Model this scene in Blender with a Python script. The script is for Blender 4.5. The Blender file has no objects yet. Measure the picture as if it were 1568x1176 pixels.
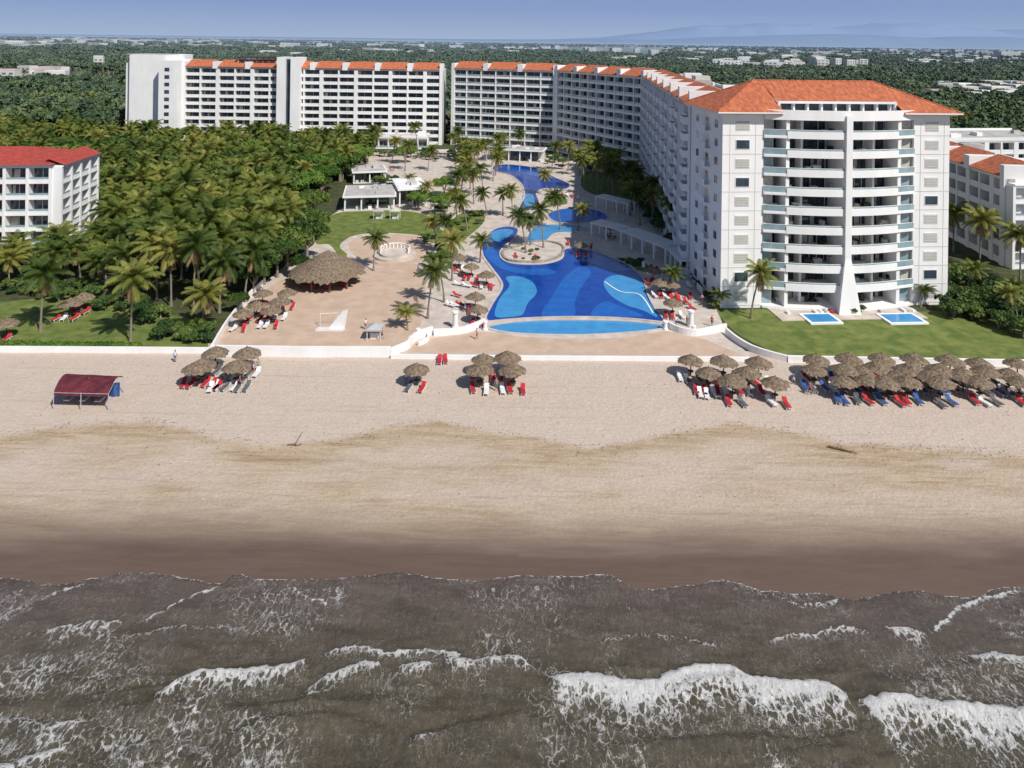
import bpy, bmesh, math, random
import numpy as np
from mathutils import Vector, Matrix
random.seed(7); rng=np.random.default_rng(7)
R=random.uniform
# ---------------------------------------------------------------- survey geometry
F=1088.; H=45.; CX=784.; HY=62.; ROLL=math.radians(.8)
cR,sR=math.cos(ROLL),math.sin(ROLL)
def S(px,py,z=0.):
    dx=px-CX; dy=py-HY
    u=dx*cR+dy*sR; v=-dx*sR+dy*cR
    d=F*(H-z)/v
    return (u/F*d,d)
def SS(l,z=0.): return [S(a,b,z) for a,b in l]
def smooth(pts,n=5,closed=True):
    out=[];N=len(pts)
    rngi=range(N) if closed else range(N-1)
    for i in rngi:
        if closed: p=[pts[(i+k-1)%N] for k in range(4)]
        else: p=[pts[min(max(i+k-1,0),N-1)] for k in range(4)]
        for k in range(n):
            t=k/n
            out.append(tuple(0.5*((2*p[1][c])+(-p[0][c]+p[2][c])*t+(2*p[0][c]-5*p[1][c]+4*p[2][c]-p[3][c])*t*t+(-p[0][c]+3*p[1][c]-3*p[2][c]+p[3][c])*t**3) for c in (0,1)))
    if not closed: out.append(tuple(pts[-1]))
    return out
def inpoly(x,y,P):
    r=False;j=len(P)-1
    for i in range(len(P)):
        if (P[i][1]>y)!=(P[j][1]>y) and x<(P[j][0]-P[i][0])*(y-P[i][1])/(P[j][1]-P[i][1])+P[i][0]: r=not r
        j=i
    return r
def vn(x,y,seed=0):
    xi=np.floor(x);yi=np.floor(y);fx=x-xi;fy=y-yi
    fx=fx*fx*(3-2*fx);fy=fy*fy*(3-2*fy)
    def h(a,b):
        t=np.sin(a*127.1+b*311.7+seed*74.7)*43758.5453
        return t-np.floor(t)
    return (h(xi,yi)*(1-fx)+h(xi+1,yi)*fx)*(1-fy)+(h(xi,yi+1)*(1-fx)+h(xi+1,yi+1)*fx)*fy
def fbm(x,y,seed=0,o=4):
    r=0;a=.5
    for k in range(o):
        r=r+a*vn(x*2**k,y*2**k,seed+k*3);a*=.5
    return r/(1-.5**o)
# ---------------------------------------------------------------- materials
def newmat(name):
    m=bpy.data.materials.new(name);m.use_nodes=True
    nt=m.node_tree;return m,nt.nodes,nt.links,nt.nodes['Principled BSDF']
def ramp(N,els):
    r=N.new('ShaderNodeValToRGB')
    while len(r.color_ramp.elements)<len(els): r.color_ramp.elements.new(.5)
    for e,(p,c) in zip(r.color_ramp.elements,els):
        e.position=p;e.color=(*c,1) if len(c)==3 else c
    return r
def mixc(N,L,f,a,b,bt='MIX'):
    m=N.new('ShaderNodeMix');m.data_type='RGBA';m.blend_type=bt
    for k,v in ((0,f),(6,a),(7,b)):
        if hasattr(v,'is_output'): L.new(v,m.inputs[k])
        else: m.inputs[k].default_value=v if k==0 else (*v,1)
    return m.outputs[2]
def math_(N,L,op,a,b=None,c=None,clamp=False):
    m=N.new('ShaderNodeMath');m.operation=op;m.use_clamp=clamp
    for k,v in enumerate((a,b,c)):
        if v is None: continue
        if hasattr(v,'is_output'): L.new(v,m.inputs[k])
        else: m.inputs[k].default_value=v
    return m.outputs[0]
def noise(N,L,vec,scale,detail=4,rough=.6,dist=0):
    n=N.new('ShaderNodeTexNoise');n.inputs['Scale'].default_value=scale;n.inputs['Detail'].default_value=detail
    n.inputs['Roughness'].default_value=rough;n.inputs['Distortion'].default_value=dist
    L.new(vec,n.inputs['Vector']);return n.outputs[0]
def hazec(N,L,pos,col,dist=4800.,hz=(.235,.31,.41)):  # aerial haze painted into the base colour, growing with world Y; no volume
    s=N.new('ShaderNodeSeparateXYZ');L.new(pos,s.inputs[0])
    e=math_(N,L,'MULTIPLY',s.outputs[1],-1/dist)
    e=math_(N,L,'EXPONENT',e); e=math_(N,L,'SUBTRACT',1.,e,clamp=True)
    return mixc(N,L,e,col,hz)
def M(name,c1,c2=None,scale=1.,rough=.8,bump=0.,bscale=8.,spec=.3,haze=False,metal=0.,stretch=None):
    m,N,L,b=newmat(name)
    if c2 is None: c2=tuple(x*.8 for x in c1)
    g=N.new('ShaderNodeNewGeometry');pos=g.outputs['Position'];vec=pos
    if stretch:
        mp=N.new('ShaderNodeMapping');mp.inputs['Scale'].default_value=stretch;L.new(pos,mp.inputs[0]);vec=mp.outputs[0]
    n=noise(N,L,vec,scale)
    r=ramp(N,[(.35,c2),(.65,c1)]);L.new(n,r.inputs[0]);col=r.outputs[0]
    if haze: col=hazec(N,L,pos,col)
    L.new(col,b.inputs['Base Color']);b.inputs['Roughness'].default_value=rough
    b.inputs['Specular IOR Level'].default_value=spec;b.inputs['Metallic'].default_value=metal
    if bump:
        bn=noise(N,L,vec,bscale,4,.7);B=N.new('ShaderNodeBump');B.inputs['Strength'].default_value=bump;B.inputs['Distance'].default_value=.1
        L.new(bn,B.inputs['Height']);L.new(B.outputs[0],b.inputs['Normal'])
    return m
def foliage(name,ca,cb,cc,scale=.3,haze=False,tr=.22):
    m,N,L,b=newmat(name)
    g=N.new('ShaderNodeNewGeometry');pos=g.outputs['Position']
    n=noise(N,L,pos,scale,2);n2=noise(N,L,pos,scale*9,1)
    oi=N.new('ShaderNodeObjectInfo')
    f=math_(N,L,'MULTIPLY_ADD',n2,.5,math_(N,L,'MULTIPLY_ADD',n,.8,math_(N,L,'MULTIPLY_ADD',oi.outputs['Random'],.5,-.42)))
    r=ramp(N,[(.25,ca),(.5,cb),(.8,cc)]);L.new(f,r.inputs[0]);col=r.outputs[0]
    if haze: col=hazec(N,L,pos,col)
    L.new(col,b.inputs['Base Color']);b.inputs['Roughness'].default_value=.55;b.inputs['Specular IOR Level'].default_value=.25
    if tr>0:
        t=N.new('ShaderNodeBsdfTranslucent');L.new(mixc(N,L,.5,col,(.18,.22,.02)),t.inputs[0])
        mx=N.new('ShaderNodeMixShader');mx.inputs[0].default_value=tr
        L.new(b.outputs[0],mx.inputs[1]);L.new(t.outputs[0],mx.inputs[2]);L.new(mx.outputs[0],N['Material Output'].inputs[0])
    return m
white=M('white_stucco',(.83,.82,.80),(.75,.74,.72),.25,.85,stretch=(1,1,.35))
cream=M('cream_render',(.58,.56,.52),(.50,.48,.44),.4,.85)
glassd=M('window_glass',(.05,.08,.105),(.02,.035,.05),.35,.08,spec=.8)
glassl=M('balcony_glass',(.30,.40,.42),(.20,.30,.33),.5,.1,spec=.8)
tile=M('terracotta_tile',(.58,.18,.08),(.33,.095,.05),1.1,.85,bump=.9,bscale=5,stretch=(1.8,.7,1))
redtile=M('red_tile',(.46,.07,.05),(.28,.05,.04),1.2,.8,bump=.7)
curtain=M('curtain',(.60,.57,.50),(.45,.42,.36),1.5,.9)
greyroof=M('grey_flat_roof',(.50,.48,.45),(.36,.34,.32),.3,.9)
louvre=M('louvre',(.52,.53,.47),(.44,.45,.40),2,.7)
darkm=M('dark_interior',(.06,.055,.05),(.03,.03,.03),1,.8)
wood=M('wood',(.20,.12,.07),(.10,.065,.04),3,.7)
bark=M('palm_bark',(.30,.25,.19),(.17,.14,.11),3,.9,stretch=(1,1,4))
thatch=M('thatch',(.30,.225,.155),(.11,.08,.055),3.,.95,bump=1.,bscale=9)
paving=M('paving',(.62,.54,.475),(.46,.39,.335),.45,.8,bump=.15)
sandct=M('court_sand',(.56,.415,.315),(.47,.345,.255),.4,.95,bump=.5,bscale=2)
lawnm=M('lawn_grass',(.19,.215,.055),(.085,.13,.028),.45,.9,bump=.7,bscale=9)
dkfloor=M('forest_floor',(.08,.09,.035),(.035,.045,.018),.4,.95,bump=.5)
redc=M('red_cushion',(.55,.03,.035),(.38,.02,.03),2,.8)
whitec=M('white_plastic',(.78,.78,.77),(.66,.66,.65),3,.5)
bluec=M('blue_cushion',(.05,.12,.32),(.03,.08,.25),2,.8)
greyc=M('grey_cushion',(.14,.14,.15),(.08,.08,.09),2,.8)
maroon=M('maroon_tarp',(.17,.035,.045),(.08,.02,.03),1.,.75,bump=.5,bscale=2,spec=.15)
metalm=M('painted_metal',(.5,.5,.5),(.4,.4,.4),5,.4)
rockm=M('rock',(.40,.37,.33),(.22,.20,.18),1.5,.9,bump=.8)
palmleaf=foliage('palm_leaf',(.055,.09,.016),(.13,.16,.027),(.27,.25,.055),.12)
deadleaf=M('dead_frond',(.32,.23,.11),(.18,.12,.05),2,.9)
leafg=foliage('broad_leaf',(.03,.065,.012),(.07,.125,.022),(.14,.185,.036),.15)
leafm=foliage('mango_leaf',(.06,.13,.02),(.115,.22,.03),(.20,.29,.055),.2)
leafdk=foliage('shrub_leaf',(.025,.055,.014),(.06,.105,.022),(.13,.17,.035),.4,tr=0)
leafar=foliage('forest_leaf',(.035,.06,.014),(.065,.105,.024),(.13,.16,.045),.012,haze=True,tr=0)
# ---------------------------------------------------------------- mesh builder
class MB:
    def __init__(s): s.v=[];s.f=[];s.m=[]
    def poly(s,pts,m):
        b=len(s.v);s.v+=[tuple(p) for p in pts];s.f.append(tuple(range(b,b+len(pts))));s.m.append(m)
    def hexa(s,p,m):
        b=len(s.v);s.v+=[tuple(q) for q in p]
        for f in ((3,2,1,0),(4,5,6,7),(0,1,5,4),(1,2,6,5),(2,3,7,6),(3,0,4,7)):
            s.f.append(tuple(b+i for i in f));s.m.append(m)
    def box(s,fr,a0,a1,b0,b1,z0,z1,m):
        P=lambda a,b,z:(fr[0]+fr[2]*a+fr[4]*b,fr[1]+fr[3]*a+fr[5]*b,z)
        s.hexa([P(a0,b1,z0),P(a1,b1,z0),P(a1,b0,z0),P(a0,b0,z0),P(a0,b1,z1),P(a1,b1,z1),P(a1,b0,z1),P(a0,b0,z1)],m)
    def limb(s,p0,p1,r0,r1,m,seg=7,cap=False):
        p0=Vector(p0);p1=Vector(p1);d=(p1-p0)
        if d.length<1e-6:return
        d.normalize();q=d.orthogonal().normalized();w=d.cross(q)
        b=len(s.v)
        for p,r in((p0,r0),(p1,r1)):
            for k in range(seg):
                a=2*math.pi*k/seg;s.v.append(tuple(p+q*(math.cos(a)*r)+w*(math.sin(a)*r)))
        for k in range(seg):
            s.f.append((b+k,b+(k+1)%seg,b+seg+(k+1)%seg,b+seg+k));s.m.append(m)
        if cap:
            s.f.append(tuple(b+seg+k for k in range(seg)));s.m.append(m)
            s.f.append(tuple(b+seg-1-k for k in range(seg)));s.m.append(m)
    def mesh(s,name,mats,smooth=False):
        me=bpy.data.meshes.new(name);me.from_pydata(s.v,[],s.f)
        for m in mats: me.materials.append(m)
        me.polygons.foreach_set('material_index',s.m)
        if smooth: me.polygons.foreach_set('use_smooth',[True]*len(s.f))
        me.update();return me
    def build(s,name,mats,parent=None,smooth=False):
        return put(name,s.mesh(name,mats,smooth),parent=parent)
def put(name,me,loc=(0,0,0),rz=0,sc=1,parent=None,rot=None):
    o=bpy.data.objects.new(name,me);bpy.context.collection.objects.link(o)
    o.location=loc;o.rotation_euler=rot or (0,0,rz)
    o.scale=(sc,)*3 if not isinstance(sc,tuple) else sc
    if parent: o.parent=parent
    return o
def empty(name,loc=(0,0,0)):
    o=bpy.data.objects.new(name,None);bpy.context.collection.objects.link(o);o.location=loc;return o
WORLD=(0,0,1,0,0,1)
def frame(p0,p1):
    dx,dy=p1[0]-p0[0],p1[1]-p0[1];l=math.hypot(dx,dy);u=(dx/l,dy/l)
    return (p0[0],p0[1],u[0],u[1],u[1],-u[0]),l
def sheet(name,pts,z,mat,parent=None):
    bm=bmesh.new();vs=[bm.verts.new((p[0],p[1],z)) for p in pts];f=bm.faces.new(vs)
    bm.normal_update()
    if f.normal.z<0: f.normal_flip()
    bmesh.ops.triangulate(bm,faces=[f]);me=bpy.data.meshes.new(name);bm.to_mesh(me);bm.free();me.materials.append(mat)
    return put(name,me,parent=parent)
def wall(name,pts,h,t,mat,z0=0.,closed=False,parent=None):
    N=len(pts);Lf=[];Rt=[]
    for i in range(N):
        a=pts[(i-1)%N] if (closed or i>0) else pts[i];b=pts[(i+1)%N] if (closed or i<N-1) else pts[i]
        dx,dy=b[0]-a[0],b[1]-a[1];l=math.hypot(dx,dy) or 1
        nx,ny=-dy/l*t/2,dx/l*t/2
        Lf.append((pts[i][0]+nx,pts[i][1]+ny));Rt.append((pts[i][0]-nx,pts[i][1]-ny))
    mb=MB()
    for i in range(N if closed else N-1):
        j=(i+1)%N
        mb.hexa([(*Lf[i],z0),(*Lf[j],z0),(*Rt[j],z0),(*Rt[i],z0),(*Lf[i],z0+h),(*Lf[j],z0+h),(*Rt[j],z0+h),(*Rt[i],z0+h)],0)
    return mb.build(name,[mat],parent)
def gridmesh(name,xs,ys,Z,attrs,mat):
    nx,ny=len(xs),len(ys);X,Y=np.meshgrid(xs,ys)
    co=np.stack([X,Y,Z],-1).reshape(-1,3).astype(np.float32)
    i=np.arange((ny-1)*nx).reshape(ny-1,nx)[:,:-1].ravel()
    q=np.stack([i,i+1,i+nx+1,i+nx],1).astype(np.int32)
    me=bpy.data.meshes.new(name);me.vertices.add(len(co));me.vertices.foreach_set('co',co.ravel())
    me.loops.add(q.size);me.loops.foreach_set('vertex_index',q.ravel())
    me.polygons.add(len(q));me.polygons.foreach_set('loop_start',np.arange(0,q.size,4,dtype=np.int32))
    me.polygons.foreach_set('use_smooth',np.ones(len(q),bool))
    me.update(calc_edges=True)
    for k,a in attrs.items():
        at=me.attributes.new(k,'FLOAT','POINT');at.data.foreach_set('value',a.astype(np.float32).ravel())
    me.materials.append(mat);return put(name,me)
def axis(lo,hi,st,outs):
    a=list(np.arange(lo,hi+1e-6,st));return np.array(sorted(set([o for o in outs if o<lo]+a+[o for o in outs if o>hi])))
# ---------------------------------------------------------------- ground sheet
def ground_mat():
    m,N,L,b=newmat('terrain')
    g=N.new('ShaderNodeNewGeometry');pos=g.outputs['Position']
    n=noise(N,L,pos,.05,6,.7);n2=noise(N,L,pos,.0022,4,.5)
    r=ramp(N,[(.3,(.035,.055,.016)),(.7,(.09,.12,.036))]);L.new(n,r.inputs[0])
    r2=ramp(N,[(.52,(0,0,0)),(.57,(1,1,1))]);L.new(n2,r2.inputs[0])
    r3=ramp(N,[(.3,(.13,.19,.05)),(.7,(.25,.26,.10))]);L.new(noise(N,L,pos,.01,3),r3.inputs[0])
    sx=N.new('ShaderNodeSeparateXYZ');L.new(pos,sx.inputs[0])
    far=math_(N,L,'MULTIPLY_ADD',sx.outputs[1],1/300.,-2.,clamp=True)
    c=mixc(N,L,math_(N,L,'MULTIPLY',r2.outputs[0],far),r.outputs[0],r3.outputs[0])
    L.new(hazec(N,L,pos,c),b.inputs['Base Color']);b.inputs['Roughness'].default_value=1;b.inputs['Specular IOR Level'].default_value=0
    return m
gx=np.array([-60000,-20000,-6000,-2000,-700,-250,-100,0,100,250,700,2000,6000,20000,60000.])
gy=np.array([-3000,-500,-100,0,40,80,120,200,350,700,1500,3000,6000,12000,25000,60000.])
gridmesh('ground',gx,gy,np.full((len(gy),len(gx)),-.35),{},ground_mat())
sheet('resort_ground',[(-260,101),(260,101),(330,420),(-330,420)],-.004,dkfloor)
# ---------------------------------------------------------------- beach
def beach_mat():
    m,N,L,b=newmat('beach_sand')
    g=N.new('ShaderNodeNewGeometry');pos=g.outputs['Position']
    def at(n):
        a=N.new('ShaderNodeAttribute');a.attribute_name=n;return a.outputs['Fac']
    n=noise(N,L,pos,.5,6,.7);nf=noise(N,L,pos,3.5,5,.8)
    mp=N.new('ShaderNodeMapping');mp.inputs['Scale'].default_value=(.12,.9,1);L.new(pos,mp.inputs[0])
    ns=noise(N,L,mp.outputs[0],1.,6,.75,1.2)
    dry=mixc(N,L,n,(.53,.425,.345),(.64,.53,.44))
    rr=ramp(N,[(.36,(.36,.26,.155)),(.60,(.54,.42,.29))]);L.new(ns,rr.inputs[0])
    c=mixc(N,L,at('damp'),dry,rr.outputs[0])
    rw=ramp(N,[(.30,(.115,.076,.055)),(.70,(.155,.106,.078))]);L.new(ns,rw.inputs[0])
    c=mixc(N,L,at('wet'),c,rw.outputs[0])
    rf=ramp(N,[(.3,(.76,.76,.76)),(.6,(1.06,1.06,1.06))]);L.new(nf,rf.inputs[0])
    fd=math_(N,L,'MULTIPLY_ADD',at('wet'),-.6,.88)
    c=mixc(N,L,fd,c,rf.outputs[0],'MULTIPLY')
    mt=N.new('ShaderNodeMapping');mt.inputs['Scale'].default_value=(.05,1.6,1);mt.inputs['Rotation'].default_value=(0,0,.03);L.new(pos,mt.inputs[0])
    tr_=ramp(N,[(.60,(1,1,1)),(.66,(.86,.85,.84)),(.70,(1,1,1))]);L.new(noise(N,L,mt.outputs[0],1.1,3,.5,.6),tr_.inputs[0])
    c=mixc(N,L,math_(N,L,'SUBTRACT',1.,at('wet'),clamp=True),c,mixc(N,L,1.,c,tr_.outputs[0],'MULTIPLY'))
    L.new(c,b.inputs['Base Color'])
    ro=math_(N,L,'MULTIPLY_ADD',at('wet'),-.6,.95);L.new(ro,b.inputs['Roughness']);b.inputs['Specular IOR Level'].default_value=.35
    B=N.new('ShaderNodeBump');B.inputs['Distance'].default_value=.18
    st=math_(N,L,'MULTIPLY_ADD',at('wet'),-.92,.95,clamp=True);L.new(st,B.inputs['Strength'])
    L.new(noise(N,L,pos,2.0,6,.78),B.inputs['Height']);L.new(B.outputs[0],b.inputs['Normal'])
    return m
xs=axis(-75,75,.4,[-3000,-1000,-400,-200,-120,-90,90,120,200,400,1000,3000])
ys=axis(54,104.2,.4,[40,46,50])
X,Y=np.meshgrid(xs,ys)
tide=SS([(-60,680),(0,668),(100,652),(230,642),(330,668),(420,684),(520,672),(600,652),(660,645),(740,657),(800,668),(900,687),(1000,668),(1060,656),(1130,646),(1200,657),(1300,680),(1400,685),(1568,695),(1640,700)])
ty=np.interp(X,[p[0] for p in tide],[p[1] for p in tide])+1.6*(fbm(X*.5,Y*.3,5)-.5)
e=ty-Y
streak=fbm(X*.06,Y*.35,9);pa=fbm(X*.12,Y*.3,19)
damp=np.clip(e/.9,0,1)*(np.clip(1.2-e/8,0.45,1))
damp=np.clip(damp+1.5*(pa-.5)*np.clip(e/2,0,1)+.3*(streak-.5)*np.clip(e/2,0,1),0,1)
wl=69.2+2.4*(fbm(X*.05,Y*.1,12)-.5)+1.(0) if False else 69.2+2.4*(fbm(X*.05,Y*.1,12)-.5)+.8*(fbm(X*.2,Y*.5,15)-.5)
wet=np.clip((wl-Y)/7.5,0,1);wet=wet*wet*(3-2*wet);wet=wet**.75
wet=np.clip(wet+(streak-.5)*.4*(wet>0.02)*(wet<.99),0,1)
damp=np.maximum(damp,np.clip((wl+4-Y)/5,0,1)*.6)
Zb=.10+.10*(fbm(X*.3,Y*.3,3)-.5)*(Y<101)-np.clip((66-Y)/20,0,2)*.25
Zb=np.where(Y>102.0,.0,Zb)
gridmesh('beach_sand',xs,ys,Zb,{'damp':damp,'wet':wet},beach_mat())
# wrack line debris
mb=MB()
for k in range(900):
    x=R(-72,72);y=float(np.interp(x,[p[0] for p in tide],[p[1] for p in tide]))-abs(random.gauss(0,1.3))+.4
    if random.random()<.25: y=R(70,98)
    a=R(0,6.28);l=R(.05,.28);mb.limb((x,y,.13),(x+math.cos(a)*l,y+math.sin(a)*l,.15),R(.015,.04),.01,0,4,True)
mb.build('seaweed_debris',[wood])
# ---------------------------------------------------------------- sea
def sea_mat():
    m,N,L,b=newmat('sea_water')
    g=N.new('ShaderNodeNewGeometry');pos=g.outputs['Position']
    def at(n):
        a=N.new('ShaderNodeAttribute');a.attribute_name=n;return a.outputs['Fac']
    mq=N.new('ShaderNodeMapping');mq.inputs['Scale'].default_value=(.6,1.5,1);L.new(pos,mq.inputs[0])
    nr=ramp(N,[(.32,(0,0,0)),(.68,(1,1,1))]);L.new(noise(N,L,mq.outputs[0],.35,6,.72,.5),nr.inputs[0]);nb=nr.outputs[0]
    deep=mixc(N,L,nb,(.060,.050,.028),(.120,.098,.062))
    shal=mixc(N,L,nb,(.078,.058,.047),(.145,.110,.090))
    c=mixc(N,L,at('shal'),deep,shal)
    mp=N.new('ShaderNodeMapping');mp.inputs['Scale'].default_value=(1.,.6,1);L.new(pos,mp.inputs[0])
    w=N.new('ShaderNodeTexNoise');w.inputs['Scale'].default_value=1.3;w.inputs['Detail'].default_value=4;w.inputs['Roughness'].default_value=.65;L.new(mp.outputs[0],w.inputs['Vector'])
    vm=N.new('ShaderNodeVectorMath');vm.operation='MULTIPLY_ADD';L.new(w.outputs['Color'],vm.inputs[0]);vm.inputs[1].default_value=(1.2,1.2,0);L.new(mp.outputs[0],vm.inputs[2])
    def web(sc,k):
        v=N.new('ShaderNodeTexVoronoi');v.feature='DISTANCE_TO_EDGE';v.inputs['Scale'].default_value=sc;L.new(vm.outputs[0],v.inputs['Vector'])
        return math_(N,L,'SUBTRACT',1.,math_(N,L,'MULTIPLY',v.outputs[0],k),clamp=True)
    pt=math_(N,L,'MULTIPLY_ADD',web(2.0,4.6),.46,math_(N,L,'MULTIPLY',web(5.5,4.),.25))
    pt=math_(N,L,'ADD',pt,math_(N,L,'MULTIPLY',noise(N,L,vm.outputs[0],3.,5,.75),.55))
    k=math_(N,L,'MULTIPLY',math_(N,L,'SUBTRACT',math_(N,L,'ADD',pt,at('foam')),1.14),3.2,clamp=True)
    # thin foam filaments drifting across the surface
    mf=N.new('ShaderNodeMapping');mf.inputs['Scale'].default_value=(1.5,.55,1);mf.inputs['Rotation'].default_value=(0,0,.25);L.new(pos,mf.inputs[0])
    fn=noise(N,L,mf.outputs[0],1.5,4,.6,2.2)
    ab=math_(N,L,'ABSOLUTE',math_(N,L,'SUBTRACT',fn,.5))
    fl=math_(N,L,'SUBTRACT',1.,math_(N,L,'MULTIPLY',ab,48.),clamp=True)
    pm=ramp(N,[(.46,(0,0,0)),(.68,(1,1,1))]);L.new(noise(N,L,mq.outputs[0],.55,4,.7),pm.inputs[0])
    fl=math_(N,L,'MULTIPLY',math_(N,L,'MULTIPLY',fl,pm.outputs[0]),math_(N,L,'MULTIPLY_ADD',at('foam'),1.3,.30),clamp=True)
    k2=math_(N,L,'MAXIMUM',k,fl)
    foamc=mixc(N,L,noise(N,L,pos,5,4,.7),(.42,.40,.37),(.86,.85,.83))
    c=mixc(N,L,k2,c,foamc);L.new(c,b.inputs['Base Color'])
    L.new(math_(N,L,'MULTIPLY_ADD',k,.6,.2),b.inputs['Roughness'])
    b.inputs['Specular IOR Level'].default_value=.45
    hgt=math_(N,L,'MULTIPLY_ADD',noise(N,L,mp.outputs[0],2.2,6,.8,.9),1.,math_(N,L,'MULTIPLY',k,.16))
    B=N.new('ShaderNodeBump');B.inputs['Distance'].default_value=.34;B.inputs['Strength'].default_value=.8
    L.new(hgt,B.inputs['Height']);L.new(B.outputs[0],b.inputs['Normal'])
    return m
xs=axis(-62,62,.17,[-3000,-1000,-400,-200,-130,-100,-85,-75,-68,68,75,85,100,130,200,400,1000,3000])
ys=axis(38,64.5,.13,[-3000,-1000,-300,-100,-30,0,15,25,32,35.5])
X,Y=np.meshgrid(xs,ys)
edge=smooth(SS([(-60,890),(0,886),(50,889),(95,896),(160,883),(200,878),(260,881),(338,893),(360,880),(430,888),(500,887),(600,878),(690,888),(720,890),(780,883),(850,884),(930,880),(975,902),(1050,898),(1110,888),(1170,905),(1250,908),(1300,916),(1350,910),(1400,905),(1480,915),(1520,902),(1568,899),(1640,905)]),6,False)
ye=np.interp(X,[p[0] for p in edge],[p[1] for p in edge])+.5*(fbm(X*.9,X*0,21)-.5)+.22*(fbm(X*4,X*0,23)-.5)
s=ye-Y
Zbe=.10-np.clip((66-Y)/20,0,2)*.25
rid=1-np.abs(2*fbm(X*.07,Y*.42+.6*np.sin(X*.15),33,3)-1)
sw_=.30*(rid**3-.5)*np.clip((s-3)/6,0,1)+.10*(fbm(X*.5,Y*1.1,35)-.5)*np.clip(s/3,0,1)
Zw=np.where(s<0,Zbe-.15,np.maximum(Zbe+.03+np.clip(s,0,.6)*.05,.01+sw_))
foam=np.zeros_like(X)
foam=np.maximum(foam,1.1*np.exp(-(s/.12)**2)*(.5+.9*fbm(X*.35,X*0+2,40)))
foam=np.maximum(foam,np.where(s>0,.40*np.exp(-s/2.6)*fbm(X*.25,Y*.3,41)*1.6,0))
lace=fbm(X*.12,Y*.2,50)
foam=np.maximum(foam,np.clip((lace-.38)*1.5,0,.36)*(s>1))
stre=fbm(X*.9+Y*.35,Y*.16,52)
foam=foam+np.clip(stre-.5,0,1)*.6*(s>1.)*np.clip((lace-.3)*3,0,1)
crests=[([(55,968),(140,953),(205,950)],.10,.75,2.),([(-60,1185),(0,1172),(60,1155),(112,1143)],.3,1.15,.9),([(195,1140),(247,1130)],.2,1.1,.6),
([(220,1075),(260,1050),(295,1034),(350,1029),(410,1025),(450,1018),(485,1010)],.30,1.2,1.5),([(485,1008),(500,1000),(545,990),(600,998),(660,995),(720,1003)],.12,1.0,.6),
([(450,1078),(478,1050),(520,1028),(560,1016),(592,1018)],.25,1.2,.9),([(598,1026),(640,1018),(672,1020)],.2,1.15,.8),([(673,1014),(720,1010),(782,1007),(812,1020),(828,1040)],.3,1.15,1.),
([(832,1040),(860,1036),(900,1036),(960,1046),(1005,1042),(1030,1030),(1110,1022),(1150,1040),(1200,1046),(1260,1050),(1305,1064)],.42,1.45,2.6),
([(1306,1078),(1330,1072),(1360,1068),(1420,1076),(1480,1082),(1568,1087),(1650,1092)],.42,1.45,2.4),
([(1005,1075),(1040,1055),(1100,1040),(1150,1048)],.2,1.1,.8),
([(1345,960),(1385,964),(1425,972)],.12,1.0,1.4),([(1470,1003),(1530,1004),(1568,1008),(1640,1010)],.2,1.15,1.2),
([(1172,985),(1200,975),(1240,972),(1285,960),(1340,972)],.08,.85,.7),([(838,960),(868,938)],.05,.85,.6),
([(612,1134),(640,1130),(680,1122)],.18,.95,.4),([(50,925),(90,905),(140,893)],.03,.9,.35),([(200,960),(230,945),(290,915),(350,892)],.04,.85,.4),([(430,890),(470,915),(520,930)],.04,.8,.5),
([(1420,975),(1450,945),(1485,925),(1530,912),(1570,902)],.04,1.0,.35),([(935,884),(960,930),(990,960)],.03,.6,.6),([(1170,908),(1230,925),(1300,918)],.03,.75,.4),
([(-60,1100),(10,1095),(80,1110),(150,1095)],.15,.62,3.),([(250,1085),(300,1075),(360,1050)],.12,.65,1.),
([(0,990),(60,968),(180,975),(300,958),(420,972)],.07,.5,.6),([(900,990),(1000,972),(1120,992)],.06,.5,.6),([(620,1130),(760,1095),(860,1105)],.25,.0,.6),([(350,1120),(480,1095),(600,1110)],.22,.35,.8),([(900,1150),(1100,1130),(1300,1150)],.25,.35,.8)]
for pts,amp,fs,tl in crests:
    w=smooth(SS(pts),6,False);wx=[p[0] for p in w];wy=[p[1] for p in w]
    if wx[0]>wx[-1]: wx=wx[::-1];wy=wy[::-1]
    yc=np.interp(X,wx,wy)+.45*(fbm(X*.8,X*0+7,60)-.5)+.3*(fbm(X*3,X*0+7,61)-.5)
    fade=np.clip((X-wx[0])/1.1,0,1)*np.clip((wx[-1]-X)/1.1,0,1)
    t=yc-Y
    Zw=Zw+amp*fade*np.where(t<.35,np.exp(-((t-.35)/.4)**2),np.exp(-((t-.35)/1.5)**2))
    tt=tl*(.45+1.1*fbm(X*.35,X*0+3,70));pl=.12+.22*(tl>2)
    f=fs*(.74+.42*fbm(X*1.1,Y*.8,71))*np.where(t<-.08,0,np.where(t<pl,1.,np.exp(-(t-pl)/tt)*.88))
    foam=np.maximum(foam,f*fade)
foam=np.where((X<-20)&(X>-40)&(Y<57),foam+.14*np.clip(fbm(X*.7-Y*.3,Y*.2,80)-.4,0,1)*2,foam)
gridmesh('sea_water',xs,ys,Zw,{'foam':foam,'shal':np.clip(1.2-s/8,0,1)},sea_mat())
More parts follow.
